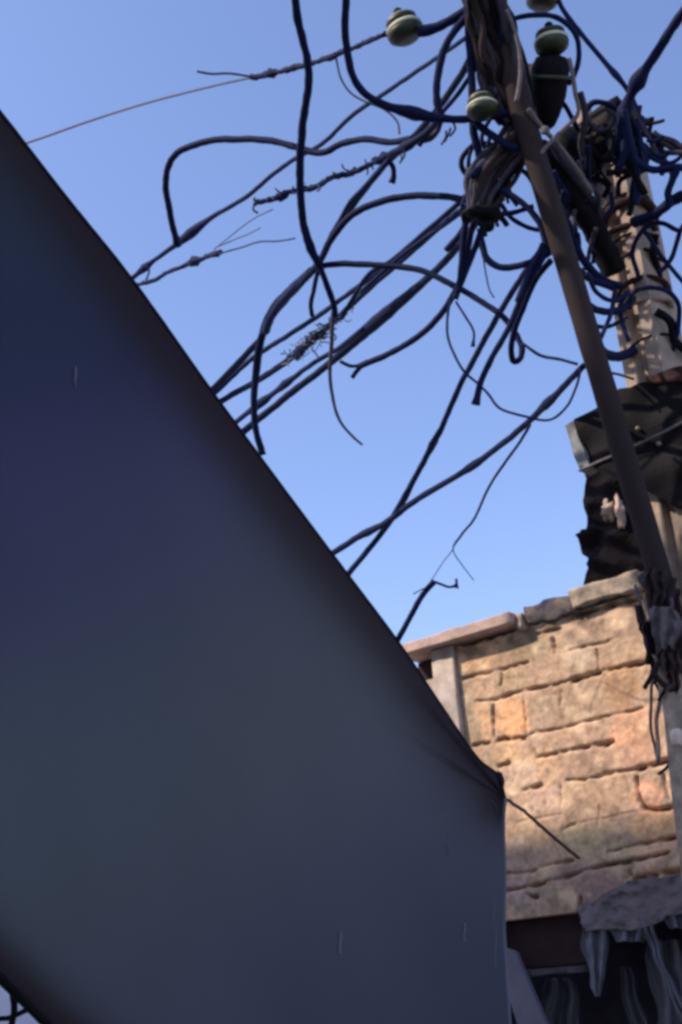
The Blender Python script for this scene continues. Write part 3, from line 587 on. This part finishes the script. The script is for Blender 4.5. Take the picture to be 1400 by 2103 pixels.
# the bundle gathered left of the slanting pole, and the strands on the pole head
for k in range(11):
    u = k / 10 - .5
    K([(1084 + 50 * u, 268 + 50 * u), (1045 + 60 * u, 318 + 30 * u), (1005 + 74 * u, 372 + 34 * u), (985 + 44 * u, 425 + 10 * u), (978 + 30 * u, 452)], rr.uniform(9, 15), 5.22 + rr.uniform(-.06, .06), 5.1, rr.choice(['cable2', 'cablep', 'cablep', 'pole', 'cablep', 'dark']), label='grey black strand in the thick bundle left of the slanting pole', group='strands of the bundle left of the slanting pole', wob=.02)
o = mesh('bundle_clamp', *tube_data(spline([P(955, 444, 5.05), P(975, 437, 5.0), P(1000, 436, 5.0), P(1018, 446, 5.05)]), .028, 10, .5, 2), M['dark']); tag(o, 'dark clamp pinching the cable bundle left of the slanting pole', 'clamp')
blob('clamp_bolt', P(1003, 462, 5.0), .024, 'dark', o, 2, .4, (1, 1, 1.2), 2)
for k in range(20):
    u = k / 19 - .5
    K([(985 + 72 * u, -90), (995 + 76 * u, 0), (1010 + 86 * u, 60 + 10 * u), (1028 + 94 * u, 130), (1046 + 90 * u, 200), (1062 + 70 * u, 262 + 20 * u)], rr.uniform(11, 19), 5.32 + rr.uniform(-.08, .05), 5.2, rr.choice(['cablep', 'cablep', 'pole', 'pitch', 'dark', 'dark', 'cable']), label='dark strand lashed along the head of the slanting pole', group='strands lashed to the pole head', wob=.03)
K([(1040, 20), (1062, 80), (1068, 150), (1060, 210)], 8, 5.2, 5.1, 'pale', label='pale grey strap lying on the strands of the pole head', cat='strap', name='strap')
K([(1168, 120), (1180, 190), (1186, 235), (1160, 262), (1128, 292), (1095, 330)], 8, 5.2, 5.05, 'pale', label='pale grey cord beside the closure crossing down to the pole', name='cord', cat='cord')
K([(1085, 225), (1110, 260), (1140, 290), (1175, 335), (1215, 395)], 9, 5.1, 5.2, 'pale', label='pale cord crossing the other pale one below the closure', name='cord', cat='cord')
blob_ = blob('knot', P(1119, 268, 5.05), .019, 'pale', None, 2, .4); tag(blob_, 'small pale knot where the two pale cords cross', 'knot')
K([(1190, 190), (1200, 240), (1192, 300), (1215, 360)], 12, 5.4, 5.5, 'cablep', label='greyish cable hanging right of the black closure')

# between the poles
K([(1100, 300), (1140, 350), (1180, 415), (1225, 480), (1262, 560)], 44, 5.4, 5.5, 'dark', name='brace', cat='brace', label='thick black brace running from the slanting pole to the concrete pole', lump=.25)
K([(1130, 290), (1165, 345), (1205, 400), (1240, 445)], 15, 5.3, 5.5, 'cablep', label='grey cable lying along the black brace, upper side')
K([(1110, 330), (1135, 400), (1165, 460), (1195, 530), (1240, 575), (1275, 588)], 15, 5.2, 5.4, label='black cable curving below the brace onto the concrete pole')
K([(1150, 480), (1175, 540), (1215, 575), (1262, 592)], 14, 5.15, 5.4, label='second black cable curving just under the first, between the poles')
K([(1190, 600), (1215, 632), (1250, 640), (1285, 628), (1300, 612)], 14, 5.1, 5.4, label='black cable sagging between the poles at the rusty lower band')
K([(1205, 560), (1225, 600), (1262, 618), (1290, 600)], 9, 5.2, 5.4, 'cable2', label='blue grey cable sagging above the rusty lower band')
K([(1222, 705), (1245, 728), (1270, 732), (1300, 720)], 19, 5.0, 5.4, label='thick short cable sagging low between the two poles')
K([(1232, 695), (1248, 660), (1258, 625), (1262, 590)], 9, 5.1, 5.4, 'cable2', label='thin cable slanting up between the poles, left one of the pair')
K([(1290, 700), (1275, 660), (1272, 630), (1285, 600)], 9, 5.3, 5.4, 'cable2', label='thin cable slanting up between the poles, right one of the pair')
K([(1250, 765), (1275, 770), (1300, 778)], 5, 5.1, 5.3, 'cablep', name='wire', cat='wire', label='thin short wire between the poles just above the cabinet')
for k, (x0, y0, x1, y1) in enumerate([(1135, 350, 1180, 480), (1160, 395, 1150, 470), (1175, 470, 1205, 400), (1190, 480, 1150, 540), (1190, 330, 1240, 470), (1205, 300, 1215, 420), (1225, 470, 1190, 560), (1140, 420, 1190, 440)]):
    K([(x0, y0), ((x0 + x1) / 2 + rr.uniform(-12, 12), (y0 + y1) / 2 + rr.uniform(-8, 8)), (x1, y1)], rr.uniform(8, 13), 5.3, 5.5, rr.choice(['cable', 'cable2', 'cablep', 'dark']), label='short tangled cable between the two poles beside the brace', group='short tangled cables between the poles', wob=.02)

# right of the pole head
K([(1140, -40), (1150, 10), (1200, 78), (1258, 148), (1290, 190), (1322, 262), (1345, 310), (1378, 345)], 9, 5.6, 5.5, 'cable2', label='straight cable from the top edge down to the right pole head', bulges=[(.5, 4, .05)])
K([(1295, 215), (1318, 262), (1340, 300), (1350, 335)], 7, 5.5, 5.5, 'cablep', label='thin pale cable beside the straight one near the right edge')
K([(1460, -60), (1400, 28), (1345, 112), (1302, 178), (1284, 225), (1270, 275), (1262, 320)], 17, 5.3, 5.5, label='thick cable coming in from the top right corner', bulges=[(.60, 15, .05), (.76, 12, .05)])
K([(1278, 225), (1290, 280), (1305, 330), (1335, 348), (1400, 344), (1470, 360)], 14, 5.4, 5.3, label='thick cable turning off level to the right edge')
K([(1205, 262), (1200, 235), (1215, 212), (1242, 212), (1268, 228), (1285, 262)], 10, 5.5, 5.5, label='small round cable loop at the right pole head', bulges=[(.3, 3, .1)])
K([(1208, 250), (1225, 268), (1250, 262), (1258, 238), (1240, 222)], 7, 5.5, 5.5, 'cablep', label='thinner pale loop inside the small round one')
for k, (x0, y0, x1, y1, w) in enumerate([(1285, 250, 1270, 350, 16), (1300, 240, 1325, 340, 12), (1240, 255, 1255, 330, 12), (1262, 280, 1320, 400, 14), (1325, 300, 1300, 420, 13), (1215, 280, 1220, 360, 20), (1315, 330, 1290, 440, 12)]):
    K([(x0, y0), ((x0 + x1) / 2 + rr.uniform(-8, 8), (y0 + y1) / 2), (x1, y1)], w, 5.5, 5.45, rr.choice(['cable', 'dark', 'cable2']), label='short dark cable end crowding the head of the concrete pole', group='cable ends at the concrete pole head', wob=.02)
K([(1325, 288), (1345, 290), (1362, 280)], 8, 5.4, 5.4, name='wire', cat='wire', label='upper short spike of wire right of the pole head')
K([(1345, 320), (1362, 322), (1375, 312)], 9, 5.4, 5.4, name='wire', cat='wire', label='lower short spike of wire right of the pole head')
K([(1300, 455), (1345, 440), (1375, 415), (1420, 395)], 20, 5.5, 5.3, label='thick cable from the red band out to the right edge', lump=.3)
K([(1395, 340), (1380, 370), (1370, 400), (1378, 425)], 13, 5.3, 5.3, label='short dark cable dropping at the right edge', m='cable')
K([(1318, 470), (1350, 515), (1385, 560), (1440, 625)], 8, 5.5, 5.4, label='cable slanting from the red band down to the right edge')
K([(1290, 635), (1300, 600), (1330, 590), (1370, 598), (1392, 625), (1392, 670), (1380, 720)], 9, 5.35, 5.4, 'cable', label='cable looping over the lower rusty band to the right')
K([(1345, 640), (1375, 660), (1385, 700), (1420, 730)], 16, 5.4, 5.4, 'dark', label='black cable hugging the right side of the concrete pole')
K([(1345, 480), (1340, 520), (1352, 560), (1350, 600)], 14, 5.6, 5.6, 'dark', label='dark cable running down the right flank of the concrete pole')
K([(1035, 42), (1090, 32), (1142, 36), (1178, 66), (1188, 108), (1180, 150), (1165, 175)], 9.5, 5.3, 5.3, label='cable looping round the right hand insulator')

for k in range(30):
    x, y = 1285 + rr.uniform(-80, 85), 270 + rr.uniform(-50, 70); a = rr.uniform(.2, 2.9); l = rr.uniform(50, 130)
    K([(x, y), (x + l * .4 * math.cos(a) + rr.uniform(-24, 24), y + l * .4 * math.sin(a)), (x + l * .8 * math.cos(a) + rr.uniform(-14, 14), y + l * .7 * math.sin(a)), (x + l * math.cos(a), y + l * math.sin(a))], rr.uniform(5, 12), 5.62, 5.58, rr.choice(['cable', 'dark', 'cablep', 'dark', 'maroon']), label='short loose cable in the tangle at the concrete pole head', group='loose cables in the tangle at the concrete pole', wob=.03)
for j, (pp, w_, mm, lb) in enumerate([
    ([(1200, 330), (1175, 380), (1180, 440), (1215, 470), (1245, 440), (1250, 390)], 9, 'cable', 'cable forming an open loop between the poles, high up'),
    ([(1140, 200), (1175, 250), (1205, 300), (1240, 330), (1290, 330)], 9, 'dark', 'cable slung from the black closure across to the concrete pole head'),
    ([(1400, 470), (1360, 450), (1325, 470), (1300, 520), (1310, 570)], 9, 'cable', 'cable swinging in from the right edge onto the pole below the red band'),
    ([(1410, 300), (1370, 330), (1335, 320), (1310, 280), (1290, 250)], 8, 'cable2', 'cable bowing from the right edge to the knot above the pole head'),
    ([(1180, 640), (1215, 665), (1255, 670), (1290, 655)], 8, 'cable2', 'slack cable hanging between the poles under the lower rusty band'),
    ([(1060, 330), (1020, 300), (975, 300), (950, 330), (965, 370), (1010, 385)], 10, 'cable', 'cable curling round the upper end of the thick bundle'),
    ([(1100, 470), (1060, 455), (1020, 420), (990, 370), (985, 300)], 9, 'cable2', 'cable rising from the slanting pole behind the bundle clamp'),
    ([(1120, 440), (1150, 430), (1185, 445), (1210, 490), (1215, 540)], 9, 'cable', 'cable arching from behind the slanting pole down past the brace'),
    ([(1350, 560), (1380, 520), (1400, 470), (1430, 440)], 9, 'cable', 'cable rising from the right flank of the pole to the right edge')]):
    K(pp, w_, 5.45, 5.5, mm, label=lb, wob=.02)
# foot of the poles: tangle and cords over the wall
for k in range(12):
    x, y = 1345 + rr.uniform(-26, 50), 1200 + rr.uniform(-10, 160)
    K([(x, y), (x + rr.uniform(-14, 14), y + rr.uniform(20, 50)), (x + rr.uniform(-18, 18), y + rr.uniform(55, 110))], rr.uniform(5, 12), 4.60 + rr.uniform(-.1, .12), 4.65, rr.choice(['awning', 'maroon', 'pole', 'pole', 'rust', 'dark']), 'rag_strand', label='grubby knotted rag strand around the foot of the slanting pole', cat='rag', group='knotted rags and cords round the pole', wob=.03)
def drape(px, py, w, h, mt, label, sd, d=4.66):
    """crumpled cloth rag hanging in vertical folds: closed sheet bulging towards the street"""
    vs = []; NX_, NY_ = 26, 40
    for side in (0, 1):
        for i in range(NY_):
            for k in range(NX_):
                u, v = k / (NX_ - 1) - .5, i / (NY_ - 1)
                wd = w * (.55 + .45 * math.sin(math.pi * min(1, v * 1.3 + .15))) * (1 + .25 * noise.noise(Vector((v * 4, sd, 0))))
                q = P(px + u * wd + 10 * noise.noise(Vector((v * 3, sd + 5, 1))), py + v * h + 14 * noise.noise(Vector((u * 4, sd, 3))), d + (.05 if side else 0) - (.06 * math.cos(math.pi * u) + .018 * math.sin(u * 19 + sd + 2 * v) + .02 * noise.noise(Vector((u * 5, v * 7, sd)))) * (0 if side else 1))
                vs.append(q)
    fs = []; n_ = NX_ * NY_
    for i in range(NY_ - 1):
        for k in range(NX_ - 1):
            a = i * NX_ + k; fs.append((a, a + 1, a + NX_ + 1, a + NX_)); fs.append((n_ + a, n_ + a + NX_, n_ + a + NX_ + 1, n_ + a + 1))
    ring = [k for k in range(NX_)] + [i * NX_ + NX_ - 1 for i in range(1, NY_)] + [(NY_ - 1) * NX_ + k for k in range(NX_ - 2, -1, -1)] + [i * NX_ for i in range(NY_ - 2, 0, -1)]
    for a, b in zip(ring, ring[1:] + ring[:1]): fs.append((a, n_ + a, n_ + b, b))
    tag(mesh('rag', vs, fs, M[mt]), label, 'rag', 'rags draped round the foot of the poles')
drape(1345, 1170, 58, 110, 'pole', 'brown rag draped highest on the slanting pole, above the wall top', 1.)
drape(1368, 1245, 74, 120, 'awning', 'dusty pinkish rag draped over the joint of the two poles', 2.7, 4.60)
drape(1330, 1275, 26, 90, 'maroon', 'narrow dark maroon rag hanging at the left of the pole joint', 4.2, 4.64)
drape(1378, 1330, 50, 90, 'rust', 'short rusty brown rag hanging lowest over the pale conduit', 6.1, 4.12)
K([(1300, 1200), (1318, 1250), (1330, 1310), (1342, 1360), (1338, 1420), (1334, 1480), (1345, 1540), (1350, 1570)], 6, 5.0, 5.0, 'pale', name='cord', cat='cord', label='pale cord hanging in front of the blocks left of the conduit', wob=.01)
K([(1320, 1230), (1345, 1300), (1352, 1370), (1352, 1430), (1348, 1500), (1352, 1560)], 8, 4.8, 4.8, 'cap_pale', name='cord', cat='cord', label='thicker pale cord hanging close to the conduit pipe', wob=.01)
K([(1342, 1400), (1368, 1450), (1380, 1530), (1372, 1570), (1350, 1590)], 6, 4.8, 4.9, 'rust', name='cord', cat='cord', label='brown cord looping low beside the white fitting', wob=.01)
K([(1310, 1245), (1320, 1290), (1345, 1340)], 14, 4.8, 4.7, 'maroon', name='cord', cat='cord', label='dark maroon cord at the left of the rag bundle')

# ------------------------------------------------------------------ tarpaulin in the foreground
TE = [(-330, -165, 2.25), (0, 231, 2.55), (130, 398, 2.7), (270, 573, 2.88), (430, 797, 3.12), (540, 947, 3.3), (685, 1142, 3.55), (820, 1322, 3.8), (905, 1448, 3.98), (985, 1562, 4.13), (1022, 1592, 4.18), (1037, 1640, 4.2)]
RE = [(1037, 1640, 4.2), (1033, 1690, 4.2), (1036, 1800, 4.2), (1034, 1900, 4.2), (1039, 2000, 4.2), (1046, 2103, 4.2), (1075, 2500, 4.25)]
BE = [(-330, 1700, 1.95), (0, 2008, 2.12), (50, 2056, 2.16), (97, 2103, 2.2), (400, 2350, 2.6), (800, 2480, 3.5), (1075, 2500, 4.25)]
LE = [(-330, -165, 2.25), (-335, 500, 2.05), (-340, 1100, 1.95), (-330, 1700, 1.95)]
def curve(pts, n):
    p = np.array(pts, float); s = spline(p, 24) if len(p) > 2 else p
    L = np.r_[0, np.cumsum(np.linalg.norm(np.diff(s[:, :2], axis=0), axis=1))]; L /= L[-1]
    t = np.linspace(0, 1, n); return np.stack([np.interp(t, L, s[:, k]) for k in range(3)], 1)
NU, NV = 150, 130
T_, B_, L_, R_ = curve(TE, NU), curve(BE, NU), curve(LE, NV), curve(RE, NV)
# denser rows near the top hem
vq = np.linspace(0, 1, NV) ** 1.5; L_ = np.stack([np.interp(vq, np.linspace(0, 1, NV), L_[:, k]) for k in range(3)], 1); R_ = np.stack([np.interp(vq, np.linspace(0, 1, NV), R_[:, k]) for k in range(3)], 1)
U = np.linspace(0, 1, NU)[None, :, None]; V = vq[:, None, None]
G = (1 - V) * T_[None] + V * B_[None] + (1 - U) * L_[:, None] + U * R_[:, None] - ((1 - U) * (1 - V) * T_[0] + U * (1 - V) * T_[-1] + (1 - U) * V * B_[0] + U * V * B_[-1])
def seg_dist(px, py, pts):
    best = np.full(px.shape, 1e9)
    for a, b in zip(pts[:-1], pts[1:]):
        dx, dy = b[0] - a[0], b[1] - a[1]; t = np.clip(((px - a[0]) * dx + (py - a[1]) * dy) / (dx * dx + dy * dy), 0, 1)
        best = np.minimum(best, np.hypot(px - a[0] - t * dx, py - a[1] - t * dy))
    return best
dt = seg_dist(G[..., 0], G[..., 1], TE); db = seg_dist(G[..., 0], G[..., 1], BE)
angB = np.arctan2(G[..., 1] - 1640, G[..., 0] - 1037); rB = np.hypot(G[..., 0] - 1037, G[..., 1] - 1640)
off = np.zeros(dt.shape)
wid = 60 + .05 * np.clip(rB, 0, 1600)
off += .06 * np.exp(-(dt / wid) ** 2 * 1.2)                       # the sheet folds back over its edge rope
off += .045 * np.exp(-(db / 80) ** 2)
ridge = np.exp(-((angB + 2.52) / .08) ** 2) * np.exp(-rB / 380) * .10 * rB / (rB + 80) - np.exp(-((angB + 2.32) / .07) ** 2) * np.exp(-rB / 380) * .08 * rB / (rB + 80)
ridge += .022 * np.sin(angB * 11 + 1) * np.exp(-rB / 450) * (rB / (rB + 60))
off += ridge
off += .010 * np.sin(dt / 46 + .6 * np.sin(G[..., 1] / 300)) * np.exp(-((dt - 200) / 190) ** 2) * np.exp(-((G[..., 0] - 100) / 420) ** 2)   # long soft folds beside the hem
off += np.array([[.022 * noise.noise(Vector((a_ / 110, b_ / 240, 2))) + .006 * noise.noise(Vector((a_ / 30, b_ / 60, 7))) for a_, b_ in zip(ra, rb)] for ra, rb in zip(G[..., 0], G[..., 1])])
off += .05 * np.sin(G[..., 0] / 420 + 1.2) * np.sin(G[..., 1] / 520 + .4)
D = G[..., 2]
vsT = np.array([[P(G[i, j, 0], G[i, j, 1], D[i, j] - off[i, j]) for j in range(NU)] for i in range(NV)])
idx = np.arange(NU * NV).reshape(NV, NU)
fs = np.stack([idx[:-1, :-1], idx[1:, :-1], idx[1:, 1:], idx[:-1, 1:]], -1).reshape(-1, 4).tolist()
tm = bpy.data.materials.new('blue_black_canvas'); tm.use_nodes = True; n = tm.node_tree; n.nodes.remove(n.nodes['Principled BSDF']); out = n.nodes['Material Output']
at = n.nodes.new('ShaderNodeAttribute'); at.attribute_name = 'hem_shade'
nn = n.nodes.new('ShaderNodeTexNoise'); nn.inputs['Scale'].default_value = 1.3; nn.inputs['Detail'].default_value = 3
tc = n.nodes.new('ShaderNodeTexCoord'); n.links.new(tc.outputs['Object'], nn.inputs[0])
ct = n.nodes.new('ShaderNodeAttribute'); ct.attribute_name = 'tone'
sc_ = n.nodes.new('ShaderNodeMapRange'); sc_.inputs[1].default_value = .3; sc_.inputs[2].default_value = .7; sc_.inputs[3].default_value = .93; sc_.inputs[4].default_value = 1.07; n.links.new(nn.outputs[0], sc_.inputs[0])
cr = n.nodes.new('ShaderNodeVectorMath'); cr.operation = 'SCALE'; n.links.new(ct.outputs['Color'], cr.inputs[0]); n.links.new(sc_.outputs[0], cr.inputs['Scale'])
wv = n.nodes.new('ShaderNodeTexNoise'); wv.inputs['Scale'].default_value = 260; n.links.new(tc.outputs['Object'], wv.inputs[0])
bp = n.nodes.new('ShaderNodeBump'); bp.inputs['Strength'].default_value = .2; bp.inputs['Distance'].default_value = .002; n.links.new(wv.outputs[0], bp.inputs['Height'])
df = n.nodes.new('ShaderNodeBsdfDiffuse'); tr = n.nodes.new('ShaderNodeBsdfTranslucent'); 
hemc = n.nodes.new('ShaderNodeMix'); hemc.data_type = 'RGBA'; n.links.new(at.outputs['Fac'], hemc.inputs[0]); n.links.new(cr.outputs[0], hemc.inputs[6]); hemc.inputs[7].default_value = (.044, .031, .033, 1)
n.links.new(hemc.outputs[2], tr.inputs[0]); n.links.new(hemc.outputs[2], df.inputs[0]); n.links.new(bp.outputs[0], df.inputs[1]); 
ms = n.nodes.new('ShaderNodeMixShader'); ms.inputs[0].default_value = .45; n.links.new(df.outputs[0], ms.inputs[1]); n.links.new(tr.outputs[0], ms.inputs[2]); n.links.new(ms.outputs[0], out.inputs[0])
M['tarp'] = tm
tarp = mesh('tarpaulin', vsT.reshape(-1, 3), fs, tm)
tag(tarp, 'big dark blue tarpaulin stretched across the lower left foreground', 'tarpaulin')
la = tarp.data.color_attributes.new('hem_shade', 'FLOAT_COLOR', 'POINT')
sw = 62 + 26 * np.sin(G[..., 0] / 260.) * .4                    # doubled hem of uneven width; its fold's shade painted as a dark brown band
hem_dark = np.clip(1.0 / (1 + np.exp((dt - sw * 1.05) / 26)) + 1.1 / (1 + np.exp((db - 62) / 22)), 0, 1)
lf_ = np.ones((NU * NV, 4)); lf_[:, :3] = hem_dark.reshape(-1, 1); la.data.foreach_set('color', lf_.ravel())
tn = tarp.data.color_attributes.new('tone', 'FLOAT_COLOR', 'POINT')   # cloth tone by position: navy at upper left, slate in the middle
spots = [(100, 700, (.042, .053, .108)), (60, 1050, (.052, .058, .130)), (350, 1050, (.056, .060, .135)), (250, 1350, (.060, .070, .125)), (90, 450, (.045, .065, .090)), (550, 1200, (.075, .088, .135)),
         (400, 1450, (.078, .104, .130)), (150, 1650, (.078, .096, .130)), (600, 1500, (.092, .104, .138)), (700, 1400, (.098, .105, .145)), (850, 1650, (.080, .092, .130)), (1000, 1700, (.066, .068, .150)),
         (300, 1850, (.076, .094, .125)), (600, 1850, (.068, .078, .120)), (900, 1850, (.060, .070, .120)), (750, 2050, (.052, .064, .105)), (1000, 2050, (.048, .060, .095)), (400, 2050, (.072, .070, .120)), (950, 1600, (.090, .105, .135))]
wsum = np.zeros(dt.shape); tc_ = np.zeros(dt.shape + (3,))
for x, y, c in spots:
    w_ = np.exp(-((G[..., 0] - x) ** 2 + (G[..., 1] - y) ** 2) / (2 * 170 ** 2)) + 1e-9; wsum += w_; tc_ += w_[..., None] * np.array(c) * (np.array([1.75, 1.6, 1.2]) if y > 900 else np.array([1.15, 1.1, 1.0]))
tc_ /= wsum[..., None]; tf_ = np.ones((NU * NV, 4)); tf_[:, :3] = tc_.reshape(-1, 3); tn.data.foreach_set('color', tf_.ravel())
hem = vsT[0]; hemd = mesh('edge_rope', *tube_data(hem, .0045, 8, .1), M['hemrope'], tarp)
mesh('edge_rope', *tube_data(vsT[:, -1], .006, 8, .1), M['plank'], tarp)
mesh('edge_rope', *tube_data(vsT[-1], .008, 8, .1), M['dark'], tarp)
def on_tarp(px, py, lift=.006):
    k = np.argmin((G[..., 0] - px) ** 2 + (G[..., 1] - py) ** 2); i, j = divmod(int(k), NU)
    return P(px, py, D[i, j] - off[i, j] - lift)
for x, y, l in ((155, 775, 44), (921, 1735, 46), (698, 1936, 46), (953, 1915, 40), (1017, 1940, 90), (1013, 1880, 60)):  # thin pale vertical slivers lying on the cloth
    p = [on_tarp(x + q, y + s * l / 2) for s, q in ((-1, 0), (-.3, 1), (.3, -1), (1, 0))]
    mesh('pale_sliver', *tube_data(spline(p), .0028 if l < 60 else .0018, 6), M['plank'], tarp)
# corner knot and guy line to the wall
kn = blob('corner_knot', P(1022, 1605, 4.14), .024, 'dark', tarp, 3, .5, (.8, .8, 1.4), 2)
K([(1037, 1641, 4.2), (1070, 1662, 4.6), (1105, 1692, 5.0), (1150, 1732, 5.5), (1188, 1762, 5.93)], 6.5, m='rope', name='guy_rope', cat='rope', label='brown guy rope from the tarpaulin corner to the block wall', wob=.004)

# ------------------------------------------------------------------ neighbours and added shading house
wh = empty('white_house', (-9, 5, 0), 'whitewashed house glimpsed below the tarpaulin at the bottom left', 'house')
box('wall', -10.5, -7.4, 3.4, 8.6, 0, 4.2, 'plaster', wh, bev=.02)
wp = P(18, 2075, 8.6)
box('window', -7.40, -7.385, 6.4, 7.6, .9, 2.05, 'opening', wh)
K([(-60, 2104), (0, 2092), (20, 2090), (46, 2078), (70, 2066), (110, 2040)], 9, 6.5, 6.5, 'dark', label='dark cable sagging across the white house wall at bottom left corner')
K([(12, 2000), (26, 2040), (30, 2070), (24, 2110), (22, 2160)], 12, 6.4, 6.4, 'dark', label='dark cable hanging down before the white house at bottom left corner')
lh = empty('shade_house', (-9, -4, 0), 'unseen tall ochre house, added so its roof line shades the lower wall and tarpaulin', 'house')
box('wall', -13, -2.4, -8, -.9, 0, 8.8, 'roofm', lh, bev=.02)  # added out of view so its roof line shades wall and tarpaulin
box('roof', -13.2, -2.3, -8.2, -.8, 8.802, 8.98, 'cap_pale', lh, bev=.02)
for k in range(3):
    box('window', -2.41, -2.37, -6.6 + k * 2, -5.6 + k * 2, 5.0, 6.3, 'opening', lh); box('window', -2.41, -2.37, -6.6 + k * 2, -5.6 + k * 2, 1.2, 2.6, 'opening', lh)
